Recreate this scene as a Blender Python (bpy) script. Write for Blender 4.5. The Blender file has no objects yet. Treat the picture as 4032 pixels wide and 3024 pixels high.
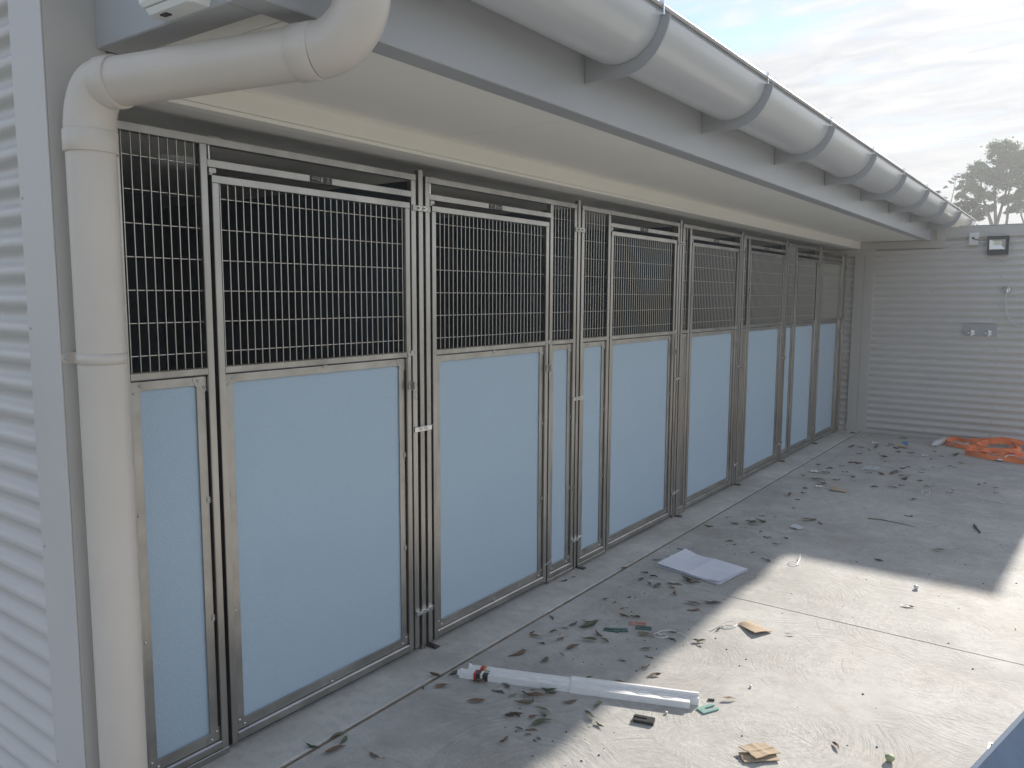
import bpy, bmesh, math, random
from mathutils import Vector, Matrix

# ------------------------------------------------------------------ camera, world, sun, exposure
SC = bpy.context.scene
COL = SC.collection
cam_d = bpy.data.cameras.new("camera")
cam = bpy.data.objects.new("camera", cam_d)
COL.objects.link(cam)
cam_d.sensor_width = 36.0
cam_d.lens = 27.718
cam_d.clip_start = 0.02
cam_d.clip_end = 3000.0
_y, _p, _r = math.radians(36.0055), math.radians(6.3957), math.radians(0.2542)
fw = Vector((-math.sin(_y), math.cos(_y), 0)); rt = Vector((math.cos(_y), math.sin(_y), 0)); up = Vector((0, 0, 1))
f2 = fw * math.cos(_p) - up * math.sin(_p); u2 = up * math.cos(_p) + fw * math.sin(_p)
r3 = rt * math.cos(_r) + u2 * math.sin(_r); u3 = u2 * math.cos(_r) - rt * math.sin(_r)
M = Matrix.Identity(4)
for i in range(3):
    M[i][0] = r3[i]; M[i][1] = u3[i]; M[i][2] = -f2[i]
M[0][3], M[1][3], M[2][3] = 2.26, 0.0, 1.55
cam.matrix_world = M
SC.camera = cam

SUN_EL = math.radians(24.8)
SUN_AZ = math.radians(2.5)          # east of +Y
SKY_STRENGTH = 0.05
SUN_STRENGTH = 2.0
EXPOSURE = 2.02

w = bpy.data.worlds.new("World"); SC.world = w; w.use_nodes = True
nt = w.node_tree; N = nt.nodes; L = nt.links; N.clear()
out = N.new("ShaderNodeOutputWorld")
sky = N.new("ShaderNodeTexSky"); sky.sky_type = 'NISHITA'; sky.sun_disc = False
sky.sun_elevation = SUN_EL; sky.sun_rotation = SUN_AZ; sky.air_density = 1.0; sky.dust_density = 0.1; sky.ozone_density = 1.6
bg = N.new("ShaderNodeBackground"); bg.inputs['Strength'].default_value = SKY_STRENGTH
L.new(sky.outputs[0], bg.inputs['Color'])
# thin high cloud, laid out on a flat layer overhead
tc = N.new("ShaderNodeTexCoord"); sep = N.new("ShaderNodeSeparateXYZ"); L.new(tc.outputs['Generated'], sep.inputs[0])
def mth(op, a, b=None, clamp=False):
    n = N.new("ShaderNodeMath"); n.operation = op; n.use_clamp = clamp
    for i, v in enumerate((a, b)):
        if v is None: continue
        if isinstance(v, (int, float)): n.inputs[i].default_value = v
        else: L.new(v, n.inputs[i])
    return n.outputs[0]
zz = mth('ADD', mth('MAXIMUM', sep.outputs[2], 0.0), 0.16)
cx = mth('DIVIDE', sep.outputs[0], zz); cy = mth('DIVIDE', sep.outputs[1], zz)
cmb = N.new("ShaderNodeCombineXYZ"); L.new(cx, cmb.inputs[0]); L.new(cy, cmb.inputs[1])
mp = N.new("ShaderNodeMapping"); L.new(cmb.outputs[0], mp.inputs[0])
mp.inputs['Rotation'].default_value = (0, 0, math.radians(28)); mp.inputs['Scale'].default_value = (0.75, 1.7, 1); mp.inputs['Location'].default_value = (5.3, 0.2, 0)
n1 = N.new("ShaderNodeTexNoise"); n1.inputs['Scale'].default_value = 1.25; n1.inputs['Detail'].default_value = 9; n1.inputs['Roughness'].default_value = 0.6; n1.inputs['Distortion'].default_value = 0.55
n2 = N.new("ShaderNodeTexNoise"); n2.inputs['Scale'].default_value = 6.5; n2.inputs['Detail'].default_value = 7; n2.inputs['Roughness'].default_value = 0.62; n2.inputs['Distortion'].default_value = 0.9
L.new(mp.outputs[0], n1.inputs[0]); L.new(mp.outputs[0], n2.inputs[0])
m1 = mth('ADD', mth('MULTIPLY', n1.outputs[0], 0.72), mth('MULTIPLY', n2.outputs[0], 0.28))
# haze of the sky thickens towards the sun and the horizon
sd = Vector((math.sin(SUN_AZ) * math.cos(SUN_EL), math.cos(SUN_AZ) * math.cos(SUN_EL), math.sin(SUN_EL)))
dt = N.new("ShaderNodeVectorMath"); dt.operation = 'DOT_PRODUCT'; L.new(tc.outputs['Generated'], dt.inputs[0]); dt.inputs[1].default_value = sd
sunw = mth('POWER', mth('MAXIMUM', dt.outputs['Value'], 0.0), 16.0)
hor = mth('POWER', mth('SUBTRACT', 1.0, mth('MAXIMUM', sep.outputs[2], 0.0), True), 5.0)
cov = mth('ADD', m1, mth('ADD', mth('MULTIPLY', sunw, 0.14), mth('MULTIPLY', hor, 0.10)))
rmp = N.new("ShaderNodeMapRange"); rmp.interpolation_type = 'SMOOTHSTEP'
rmp.inputs['From Min'].default_value = 0.45; rmp.inputs['From Max'].default_value = 0.60
L.new(cov, rmp.inputs['Value'])
cbg = N.new("ShaderNodeBackground")
ccol = N.new("ShaderNodeMix"); ccol.data_type = 'RGBA'
ccol.inputs[6].default_value = (0.225, 0.255, 0.31, 1); ccol.inputs[7].default_value = (0.64, 0.625, 0.60, 1)
L.new(n2.outputs[0], ccol.inputs[0])
L.new(ccol.outputs[2], cbg.inputs['Color'])
L.new(mth('ADD', 0.485, mth('MULTIPLY', mth('POWER', mth('MAXIMUM', dt.outputs['Value'], 0.0), 30.0), 0.12)), cbg.inputs['Strength'])
mx = N.new("ShaderNodeMixShader"); L.new(rmp.outputs[0], mx.inputs[0]); L.new(bg.outputs[0], mx.inputs[1]); L.new(cbg.outputs[0], mx.inputs[2])
L.new(mx.outputs[0], out.inputs['Surface'])

sl = bpy.data.lights.new("sun", 'SUN'); sl.energy = SUN_STRENGTH; sl.angle = math.radians(0.9); sl.color = (1.0, 0.93, 0.83)
so = bpy.data.objects.new("sun", sl); COL.objects.link(so)
so.rotation_euler = (-sd).to_track_quat('-Z', 'Y').to_euler()
so.location = (6, 6, 12)

SC.view_settings.view_transform = 'Standard'; SC.view_settings.look = 'None'
SC.view_settings.gamma = 1.0; SC.view_settings.use_curve_mapping = False
SC.view_settings.exposure = EXPOSURE
SC.render.engine = 'CYCLES'
SC.cycles.use_denoising = True
SC.cycles.max_bounces = 9; SC.cycles.diffuse_bounces = 5; SC.cycles.glossy_bounces = 4; SC.cycles.volume_bounces = 0
SC.cycles.sample_clamp_indirect = 8.0
SC.cycles.caustics_reflective = False; SC.cycles.caustics_refractive = False

# ------------------------------------------------------------------ helpers
random.seed(4)
ORG = {}
def org(o): return ORG[o.name] if o is not None else Vector((0, 0, 0))
def tag(o, label=None, cat=None, group=None, kind=None):
    if label: o["label"] = label
    if cat: o["category"] = cat
    if group: o["group"] = group
    if kind: o["kind"] = kind
    return o
def empty(name, loc, label=None, cat=None, group=None):
    o = bpy.data.objects.new(name, None); COL.objects.link(o); o.location = loc; o.empty_display_size = 0.1
    ORG[o.name] = Vector(loc)
    return tag(o, label, cat, group)
def inst(name, mesh, parent, loc, rot=None, scale=None):
    o = bpy.data.objects.new(name, mesh); COL.objects.link(o)
    o.location = Vector(loc) - org(parent); o.parent = parent
    if rot: o.rotation_euler = rot
    if scale: o.scale = scale
    ORG[o.name] = Vector(loc)
    return o

class MB:
    def __init__(s): s.v = []; s.f = []; s.sm = []
    def add(s, vs, fs, smooth=False):
        b = len(s.v); s.v += [tuple(v) for v in vs]; s.f += [tuple(b + i for i in f) for f in fs]; s.sm += [smooth] * len(fs); return s
    def box(s, x0, x1, y0, y1, z0, z1, c=0.0):
        if c > 0: return s.cbox(x0, x1, y0, y1, z0, z1, c)
        v = [(x0, y0, z0), (x1, y0, z0), (x1, y1, z0), (x0, y1, z0), (x0, y0, z1), (x1, y0, z1), (x1, y1, z1), (x0, y1, z1)]
        return s.add(v, [(0, 3, 2, 1), (4, 5, 6, 7), (0, 1, 5, 4), (1, 2, 6, 5), (2, 3, 7, 6), (3, 0, 4, 7)])
    def cbox(s, x0, x1, y0, y1, z0, z1, c):
        lo = (x0, y0, z0); hi = (x1, y1, z1); d = [hi[i] - lo[i] for i in range(3)]
        ax = d.index(max(d)); a, b = [i for i in range(3) if i != ax]
        c = min(c, d[a] * .4, d[b] * .4)
        pr = [(lo[a] + c, lo[b]), (hi[a] - c, lo[b]), (hi[a], lo[b] + c), (hi[a], hi[b] - c), (hi[a] - c, hi[b]), (lo[a] + c, hi[b]), (lo[a], hi[b] - c), (lo[a], lo[b] + c)]
        vs = []
        for t in (lo[ax], hi[ax]):
            for p in pr:
                q = [0, 0, 0]; q[ax] = t; q[a] = p[0]; q[b] = p[1]; vs.append(q)
        fs = [tuple(range(7, -1, -1)), tuple(range(8, 16))] + [(i, (i + 1) % 8, 8 + (i + 1) % 8, 8 + i) for i in range(8)]
        if ax == 1: fs = [tuple(reversed(f)) for f in fs]
        return s.add(vs, fs)
    def ring_sweep(s, rings, closed_ring=True, caps=True, smooth=True):
        n = len(rings[0]); vs = [p for r in rings for p in r]; fs = []
        for k in range(len(rings) - 1):
            for i in range(n if closed_ring else n - 1):
                j = (i + 1) % n
                fs.append((k * n + i, k * n + j, (k + 1) * n + j, (k + 1) * n + i))
        s.add(vs, fs, smooth)
        if caps and closed_ring:
            s.add(rings[0], [tuple(range(n - 1, -1, -1))]); s.add(rings[-1], [tuple(range(n))])
        return s
    def tube(s, path, r, n=8, caps=True, smooth=True):
        path = [Vector(p) for p in path]; rings = []; prev = None
        for i, p in enumerate(path):
            t = (path[min(i + 1, len(path) - 1)] - path[max(i - 1, 0)]).normalized()
            u = prev if prev is not None else (Vector((0, 0, 1)) if abs(t.z) < .9 else Vector((1, 0, 0)))
            u = (u - t * u.dot(t)).normalized(); prev = u; q = t.cross(u)
            rr = r[i] if isinstance(r, (list, tuple)) else r
            rings.append([p + (u * math.cos(a) + q * math.sin(a)) * rr for a in [2 * math.pi * k / n for k in range(n)]])
        return s.ring_sweep(rings, True, caps, smooth)
    def prism(s, poly, axis, t0, t1, smooth=False):
        a, b = [i for i in range(3) if i != axis]; vs = []
        for t in (t0, t1):
            for p in poly:
                q = [0, 0, 0]; q[axis] = t; q[a] = p[0]; q[b] = p[1]; vs.append(q)
        n = len(poly)
        return s.add(vs, [tuple(range(n - 1, -1, -1)), tuple(range(n, 2 * n))] + [(i, (i + 1) % n, n + (i + 1) % n, n + i) for i in range(n)], smooth)
    def strip(s, top, bot, thick_axis, t0, t1):
        """two polylines (a,b) of equal length joined as a plate between t0 and t1"""
        n = len(top); poly = list(top) + list(reversed(bot)); a, b = [i for i in range(3) if i != thick_axis]
        def P(p, t):
            q = [0, 0, 0]; q[thick_axis] = t; q[a] = p[0]; q[b] = p[1]; return q
        vs = [P(p, t0) for p in top] + [P(p, t0) for p in bot] + [P(p, t1) for p in top] + [P(p, t1) for p in bot]
        fs = []
        for i in range(n - 1):
            fs += [(i, i + 1, n + i + 1, n + i), (2 * n + i + 1, 2 * n + i, 3 * n + i, 3 * n + i + 1), (i + 1, i, 2 * n + i, 2 * n + i + 1), (n + i, n + i + 1, 3 * n + i + 1, 3 * n + i)]
        fs += [(0, n, 3 * n, 2 * n), (n - 1, 3 * n - 1, 4 * n - 1, 2 * n - 1)]
        return s.add(vs, fs)
    def mesh(s, name, mat, origin=(0, 0, 0), fix=True):
        me = bpy.data.meshes.new(name); o = Vector(origin)
        me.from_pydata([tuple(Vector(v) - o) for v in s.v], [], s.f)
        me.polygons.foreach_set("use_smooth", s.sm)
        if fix:
            bm = bmesh.new(); bm.from_mesh(me); bmesh.ops.recalc_face_normals(bm, faces=bm.faces); bm.to_mesh(me); bm.free()
        if mat: me.materials.append(mat)
        me.update(); return me
    def build(s, name, mat, parent=None, at=None, fix=True):
        origin = Vector(at) if at is not None else org(parent)
        o = bpy.data.objects.new(name, s.mesh(name, mat, origin, fix)); COL.objects.link(o)
        o.location = origin - org(parent)
        if parent: o.parent = parent
        ORG[o.name] = origin
        return o

# ------------------------------------------------------------------ materials
MAT = {}
def mat(name, col, rough=0.5, metal=0.0, var=0.0, vscale=3.0, bump=0.0, bscale=40.0, rvar=0.0, spec=None, stretch=None, trans=0.0, coat=0.0, bdist=0.002, col2=None, alpha=1.0, detail=4):
    m = bpy.data.materials.new(name); m.use_nodes = True; t = m.node_tree; n = t.nodes; l = t.links
    p = n["Principled BSDF"]; p.inputs['Base Color'].default_value = (*col, 1); p.inputs['Roughness'].default_value = rough; p.inputs['Metallic'].default_value = metal
    if spec is not None: p.inputs['Specular IOR Level'].default_value = spec
    if trans: p.inputs['Transmission Weight'].default_value = trans
    if coat: p.inputs['Coat Weight'].default_value = coat; p.inputs['Coat Roughness'].default_value = .15
    if alpha < 1: p.inputs['Alpha'].default_value = alpha
    geo = n.new("ShaderNodeTexCoord"); src = geo.outputs['Object']
    if stretch:
        mpn = n.new("ShaderNodeMapping"); mpn.inputs['Scale'].default_value = stretch; l.new(src, mpn.inputs[0]); src2 = mpn.outputs[0]
    else: src2 = src
    if var or rvar:
        a = n.new("ShaderNodeTexNoise"); a.inputs['Scale'].default_value = vscale; a.inputs['Detail'].default_value = detail; a.inputs['Roughness'].default_value = .6
        l.new(src2, a.inputs['Vector'])
        if var:
            mr = n.new("ShaderNodeMapRange"); mr.inputs['From Min'].default_value = .3; mr.inputs['From Max'].default_value = .7; l.new(a.outputs[0], mr.inputs['Value'])
            mi = n.new("ShaderNodeMix"); mi.data_type = 'RGBA'
            c2 = col2 if col2 else tuple(min(1, c * (1 + var)) for c in col); c1 = tuple(c * (1 - var) for c in col) if not col2 else col
            mi.inputs[6].default_value = (*c1, 1); mi.inputs[7].default_value = (*c2, 1); l.new(mr.outputs[0], mi.inputs[0]); l.new(mi.outputs[2], p.inputs['Base Color'])
        if rvar:
            mr2 = n.new("ShaderNodeMapRange"); mr2.inputs['From Min'].default_value = .3; mr2.inputs['From Max'].default_value = .7
            mr2.inputs['To Min'].default_value = max(.02, rough - rvar); mr2.inputs['To Max'].default_value = min(1, rough + rvar); l.new(a.outputs[0], mr2.inputs['Value']); l.new(mr2.outputs[0], p.inputs['Roughness'])
    if bump:
        b = n.new("ShaderNodeTexNoise"); b.inputs['Scale'].default_value = bscale; b.inputs['Detail'].default_value = 3; l.new(src, b.inputs['Vector'])
        bn = n.new("ShaderNodeBump"); bn.inputs['Strength'].default_value = bump; bn.inputs['Distance'].default_value = bdist; l.new(b.outputs[0], bn.inputs['Height']); l.new(bn.outputs[0], p.inputs['Normal'])
    MAT[name] = m; return m

mat("steel", (.43, .41, .385), .31, 1.0, .26, 5.0, .05, 60, .04, stretch=(1, 1, .30), bdist=.001)
mat("steel_wire", (.58, .56, .52), .28, 1.0, .06, 30)
mat("steel_bright", (.72, .71, .70), .16, 1.0)
mat("steel_flat", (.44, .42, .395), .35, 1.0, .18, 8.0, 0, 60, .04)
mat("painted_gutter", (.55, .56, .575), .26, 0.0, .015, 2.0, 0, 6, 0, coat=.3)
mat("painted_fascia", (.42, .43, .445), .38, 0.0, .04, 1.5, 0, 5, 0)
mat("painted_cladding", (.60, .585, .57), .42, 0.0, .04, 2.5, .02, 8, .05)
mat("painted_trim", (.54, .52, .49), .45, 0.0, .04, 2.0, .02, 8, .05)
mat("end_cladding", (.60, .58, .555), .45, 0.0, .05, 1.2, .02, 8, .05)
mat("pvc_pipe", (.64, .585, .52), .38, 0.0, .035, 5.0, .03, 14, .05, bdist=.002)
mat("soffit_paint", (.90, .87, .80), .75, 0.0, .02, 2.0, .05, 90)
mat("ceiling_paint", (.80, .79, .75), .8, 0.0, .03, 2.0)
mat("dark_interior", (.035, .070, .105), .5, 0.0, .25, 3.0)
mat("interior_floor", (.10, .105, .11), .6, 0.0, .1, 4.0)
mat("white_plastic", (.78, .80, .78), .35)
mat("grey_plastic", (.62, .64, .65), .45)
mat("black_plastic", (.022, .024, .027), .4)
mat("black_metal", (.03, .034, .042), .45)
mat("sign_black", (.032, .033, .038), .35)
mat("sign_print", (.50, .50, .50), .5)
mat("glass_clear", (.9, .92, .92), .05, trans=.9)
mat("reflector", (.70, .69, .64), .3, 1.0)
mat("led", (.75, .72, .55), .5)
mat("chrome", (.85, .85, .86), .07, 1.0)
mat("paper", (.80, .81, .88), .8, 0, .02, 20, .2, 30, bdist=.003)
mat("cardboard", (.46, .35, .24), .85, 0, .06, 14, .15, 60)
mat("foam", (.88, .87, .86), .6, 0, .02, 30, .1, 260, bdist=.0006)
mat("sticker_red", (.55, .04, .04), .4); mat("sticker_yellow", (.75, .5, .08), .4); mat("sticker_black", (.02, .02, .022), .4); mat("sticker_white", (.8, .8, .78), .4)
mat("packer_green", (.035, .115, .10), .4); mat("packer_light_green", (.24, .42, .37), .4); mat("packer_pink", (.50, .25, .21), .45)
mat("zip_tie", (.80, .80, .78), .35)
mat("strap_orange", (.95, .22, .06), .6, 0, .10, 30, .25, 300, bdist=.001)
mat("clear_film", (.75, .78, .80), .25, 0, alpha=.28)
mat("cloudy_plastic", (.70, .72, .74), .3, 0, .1, 60, alpha=.8)
mat("blue_scrap", (.05, .25, .50), .5)
mat("leaf_b", (.17, .11, .075), .7, 0, .30, 60, .3, 200, bdist=.001)
mat("leaf_d", (.075, .065, .055), .7, 0, .30, 60, .3, 200, bdist=.001)
mat("leaf_o", (.17, .155, .10), .65, 0, .28, 60, .3, 200, bdist=.001)
mat("leaf_g", (.085, .105, .06), .5, 0, .28, 60, .3, 200, bdist=.001)
mat("speck", (.035, .028, .022), .8)
mat("twig", (.16, .13, .10), .8)
mat("groove_fill", (.22, .17, .125), .9, 0, .35, 18, .5, 150, bdist=.003)
mat("joint_dark", (.10, .085, .07), .9)
mat("bark", (.16, .14, .12), .85, 0, .2, 3)
mat("grass_ground", (.07, .08, .04), .95, 0, .3, .6, .4, 20, bdist=.02)
mat("roof_paint", (.45, .46, .46), .4)

def blue_panel_mat():
    m = bpy.data.materials.new("blue_sheet"); m.use_nodes = True; t = m.node_tree; n = t.nodes; l = t.links; p = n["Principled BSDF"]
    tcn = n.new("ShaderNodeTexCoord")
    a = n.new("ShaderNodeTexNoise"); a.inputs['Scale'].default_value = 2.5; a.inputs['Detail'].default_value = 3; l.new(tcn.outputs['Object'], a.inputs['Vector'])
    mi = n.new("ShaderNodeMix"); mi.data_type = 'RGBA'; mi.inputs[6].default_value = (.42, .545, .65, 1); mi.inputs[7].default_value = (.45, .57, .67, 1)
    l.new(a.outputs[0], mi.inputs[0]); l.new(mi.outputs[2], p.inputs['Base Color']); p.inputs['Roughness'].default_value = .36
    # pebbled face of the sheet
    v = n.new("ShaderNodeTexNoise"); v.inputs['Scale'].default_value = 95; v.inputs['Detail'].default_value = 2.2; v.inputs['Roughness'].default_value = .5; v.inputs['Distortion'].default_value = 1.4; l.new(tcn.outputs['Object'], v.inputs['Vector'])
    mr = n.new("ShaderNodeMapRange"); mr.interpolation_type = 'SMOOTHSTEP'; mr.inputs['From Min'].default_value = .42; mr.inputs['From Max'].default_value = .60; l.new(v.outputs[0], mr.inputs['Value'])
    b = n.new("ShaderNodeBump"); b.inputs['Strength'].default_value = .55; b.inputs['Distance'].default_value = .0012; l.new(mr.outputs[0], b.inputs['Height']); l.new(b.outputs[0], p.inputs['Normal'])
    MAT["blue_sheet"] = m
blue_panel_mat()

def concrete(name, swirl=True, base=(.49, .475, .445)):
    m = bpy.data.materials.new(name); m.use_nodes = True; t = m.node_tree; n = t.nodes; l = t.links; p = n["Principled BSDF"]
    tcn = n.new("ShaderNodeNewGeometry"); P = tcn.outputs['Position']
    def math_(op, a, b=None, c=None):
        k = n.new("ShaderNodeMath"); k.operation = op
        for i, v in enumerate((a, b, c)):
            if v is None: continue
            if isinstance(v, (int, float)): k.inputs[i].default_value = v
            else: l.new(v, k.inputs[i])
        return k.outputs[0]
    def noise(s, d=4, r=.6, vec=None, dist=0):
        k = n.new("ShaderNodeTexNoise"); k.inputs['Scale'].default_value = s; k.inputs['Detail'].default_value = d; k.inputs['Roughness'].default_value = r; k.inputs['Distortion'].default_value = dist
        l.new(vec if vec else P, k.inputs['Vector']); return k.outputs[0]
    big = noise(.9, 5, .6); med = noise(5, 5, .65); fine = noise(60, 4, .7); stain = noise(1.7, 6, .65, dist=.6)
    def rng(x, a, b, c=0., d=1., st=True):
        k = n.new("ShaderNodeMapRange"); k.interpolation_type = 'SMOOTHSTEP' if st else 'LINEAR'
        k.inputs['From Min'].default_value = a; k.inputs['From Max'].default_value = b; k.inputs['To Min'].default_value = c; k.inputs['To Max'].default_value = d; l.new(x, k.inputs['Value']); return k.outputs[0]
    def mixc(f, a, b):
        k = n.new("ShaderNodeMix"); k.data_type = 'RGBA'
        if isinstance(f, (int, float)): k.inputs[0].default_value = f
        else: l.new(f, k.inputs[0])
        for i, v in ((6, a), (7, b)):
            if isinstance(v, tuple): k.inputs[i].default_value = (*v, 1)
            else: l.new(v, k.inputs[i])
        return k.outputs[2]
    dk = tuple(c * .84 for c in base); lt = tuple(min(1, c * 1.12) for c in base)
    col = mixc(rng(big, .38, .62), dk, lt)
    col = mixc(math_('MULTIPLY', rng(med, .42, .66), .45), col, tuple(c * 1.30 for c in base))
    col = mixc(math_('MULTIPLY', rng(stain, .52, .70), .38 if swirl else .3), col, (base[0] * .80, base[1] * .66, base[2] * .52))
    col = mixc(math_('MULTIPLY', rng(fine, .45, .70), .20), col, tuple(c * .62 for c in base))
    mot = noise(17, 6, .72); blot = noise(2.8, 7, .7, dist=.8)
    col = mixc(math_('MULTIPLY', rng(mot, .47, .62), .30), col, tuple(c * .66 for c in base))
    col = mixc(math_('MULTIPLY', rng(blot, .50, .62), .24), col, tuple(c * .68 for c in base))
    h = math_('ADD', math_('MULTIPLY', fine, .45), math_('MULTIPLY', mot, .8))
    if swirl:
        sx = n.new("ShaderNodeSeparateXYZ"); l.new(P, sx.inputs[0])
        edge = rng(sx.outputs[0], .315, .345)
        warp = n.new("ShaderNodeVectorMath"); warp.operation = 'ADD'
        nz = n.new("ShaderNodeTexNoise"); nz.inputs['Scale'].default_value = 3.0; nz.inputs['Detail'].default_value = 3; l.new(P, nz.inputs['Vector'])
        wz = n.new("ShaderNodeVectorMath"); wz.operation = 'SCALE'; wz.inputs['Scale'].default_value = .035; l.new(nz.outputs['Color'], wz.inputs[0])
        l.new(P, warp.inputs[0]); l.new(wz.outputs[0], warp.inputs[1])
        acc = None; accd = None
        for sc, off, wt in ((1.55, (0, 0, 0), 1.0), (1.9, (3.3, 1.7, 0), .8)):
            mpn = n.new("ShaderNodeMapping"); mpn.inputs['Location'].default_value = off; l.new(warp.outputs[0], mpn.inputs[0])
            vo = n.new("ShaderNodeTexVoronoi"); vo.voronoi_dimensions = '2D'; vo.inputs['Scale'].default_value = sc; vo.inputs['Randomness'].default_value = .9; l.new(mpn.outputs[0], vo.inputs['Vector'])
            d = math_('DIVIDE', vo.outputs['Distance'], sc)
            # polar streaks that follow the arcs: noise sampled at (radius*fine, angle*coarse)
            dv = n.new("ShaderNodeVectorMath"); dv.operation = 'SUBTRACT'; l.new(mpn.outputs[0], dv.inputs[0]); l.new(vo.outputs['Position'], dv.inputs[1])
            s2 = n.new("ShaderNodeSeparateXYZ"); l.new(dv.outputs[0], s2.inputs[0])
            ang = math_('ARCTAN2', s2.outputs[1], s2.outputs[0])
            cb = n.new("ShaderNodeCombineXYZ"); l.new(math_('MULTIPLY', d, 70), cb.inputs[0]); l.new(math_('MULTIPLY', ang, 4.0), cb.inputs[1])
            s3 = n.new("ShaderNodeSeparateXYZ"); l.new(vo.outputs['Position'], s3.inputs[0]); l.new(math_('MULTIPLY', s3.outputs[0], 7.3), cb.inputs[2])
            st = noise(1.0, 3, .65, cb.outputs[0])
            arc = rng(st, .40, .62)
            ampn = n.new("ShaderNodeMapping"); ampn.inputs['Location'].default_value = (off[1], 5, off[0]); l.new(P, ampn.inputs[0])
            amp = math_('MULTIPLY', rng(noise(1.6, 2, .5, ampn.outputs[0]), .36, .58), wt)
            term = math_('MULTIPLY', arc, amp)
            acc = term if acc is None else math_('MAXIMUM', acc, term)
            # the rim that the trowel leaves at the end of each sweep
            cb2 = n.new("ShaderNodeCombineXYZ"); l.new(math_('MULTIPLY', ang, .9), cb2.inputs[0]); l.new(math_('MULTIPLY', s3.outputs[0], 7.3), cb2.inputs[1])
            rim = math_('MULTIPLY', rng(math_('ABSOLUTE', math_('SUBTRACT', d, .31)), .0, .006, 1, 0), rng(noise(1.0, 1, .5, cb2.outputs[0]), .54, .60))
            accd = rim if accd is None else math_('MAXIMUM', accd, rim)
        acc = math_('MULTIPLY', acc, edge); accd = math_('MULTIPLY', accd, edge)
        col = mixc(math_('MULTIPLY', acc, .30), col, tuple(c * .52 for c in base))
        col = mixc(math_('MULTIPLY', accd, .18), col, tuple(c * .40 for c in base))
        h = math_('ADD', h, math_('MULTIPLY', math_('SUBTRACT', 0.0, acc), 1.0))
        h = math_('SUBTRACT', h, math_('MULTIPLY', accd, .8))
        # dusty pale specks
    sp = noise(210, 1, .5)
    col = mixc(math_('MULTIPLY', rng(sp, .74, .78), .6), col, (.62, .60, .56))
    l.new(col, p.inputs['Base Color'])
    p.inputs['Roughness'].default_value = .78
    b = n.new("ShaderNodeBump"); b.inputs['Strength'].default_value = .55 if swirl else .3; b.inputs['Distance'].default_value = .0015; l.new(h, b.inputs['Height']); l.new(b.outputs[0], p.inputs['Normal'])
    MAT[name] = m
concrete("concrete_swirl", True)
concrete("concrete_smooth", False, (.58, .56, .52))

# ------------------------------------------------------------------ ground
g = MB(); g.add([(-165, -165, -.12), (165, -165, -.12), (165, 165, -.12), (-165, 165, -.12)], [(0, 1, 2, 3)])
tag(g.build("ground", MAT["grass_ground"]), "dry grassy ground beyond the concrete yard", kind="structure")
b = MB(); b.box(-3.2, 7.0, -5, 9.80, -.12, -.022)
tag(b.build("yard_base", MAT["joint_dark"]), "dark base under the concrete slabs seen in the joints", kind="structure")
b = MB(); b.box(-3.2, .203, -1.0, 9.78, -.021, 0, .003)
tag(b.build("kennel_slab", MAT["concrete_smooth"]), "smooth grey concrete strip that the kennel fronts stand on", kind="structure")
yard = empty("concrete_yard", (2, 2, 0)); tag(yard, "concrete yard with swirled trowel finish and saw cut joints", kind="structure")
for y0, y1 in ((-5, -2.25), (-2.246, .815), (.819, 3.8645), (3.868, 6.929), (6.9325, 9.78)):
    b = MB(); b.box(.226, 7.0, y0, y1, -.021, 0, .0025); b.build("concrete_slab", MAT["concrete_swirl"], yard)
# brown filler strip in the long groove, slightly uneven
b = MB(); random.seed(9); prev = None; vs = []; n = 160
for i in range(n + 1):
    y = -1.0 + i * (10.78 / n); j = random.uniform(-.0015, .0015)
    vs += [(.2035, y, -.008 + j * .5), (.2145 + j, y, -.0035 + random.uniform(-.001, .0015)), (.2255, y, -.008 + j)]
b.add(vs, [f for i in range(n) for f in ((3 * i, 3 * i + 1, 3 * i + 4, 3 * i + 3), (3 * i + 1, 3 * i + 2, 3 * i + 5, 3 * i + 4))])
b.build("joint_filler", MAT["groove_fill"], yard)

# ------------------------------------------------------------------ building shell over the kennels
bld = empty("kennel_building", (-1.5, 5.3, 0), "low kennel building with painted steel eave and pale lined soffit", "building")
FX0, FX1, FZ0, FZ1 = .75, .83, 2.160, 2.475
b = MB(); b.box(FX0, FX1, 1.05, 10.9, FZ0, FZ1, .003); b.build("fascia_beam", MAT["painted_fascia"], bld)
b = MB(); b.box(.206, FX0 - .001, 1.05, 1.137, FZ0, FZ1, .003); b.build("end_beam", MAT["painted_fascia"], bld)
SJ = [1.137, 1.215, 2.452, 3.73, 4.99, 6.25, 7.49, 8.74, 9.72]
for y0, y1 in zip(SJ[:-1], SJ[1:]):
    b = MB(); b.box(.112, FX0 - .001, y0 + .0012, y1 - .0012, 2.172, 2.18, .0008); b.build("soffit_sheet", MAT["soffit_paint"], bld)
b = MB(); b.box(.085, .111, 1.10, 9.72, 2.1085, 2.185); b.build("bulkhead_face", MAT["soffit_paint"], bld)
b = MB(); b.box(.06, .1125, 1.10, 9.72, 2.093, 2.1075, .002); b.build("bulkhead_trim", MAT["soffit_paint"], bld)
CJ = [1.07, 1.95, 3.15, 4.35, 5.55, 6.75, 7.95, 9.15, 9.72]
for y0, y1 in zip(CJ[:-1], CJ[1:]):
    b = MB(); b.box(-1.95, .0595, y0 + .0012, y1 - .0012, 2.097, 2.106, .0008); b.build("ceiling_sheet", MAT["ceiling_paint"], bld)
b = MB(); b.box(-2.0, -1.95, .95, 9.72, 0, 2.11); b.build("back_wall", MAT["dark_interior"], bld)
b = MB(); b.box(-1.949, -.05, 1.07, 1.11, 0.001, 2.096); b.build("partition", MAT["dark_interior"], bld)
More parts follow.
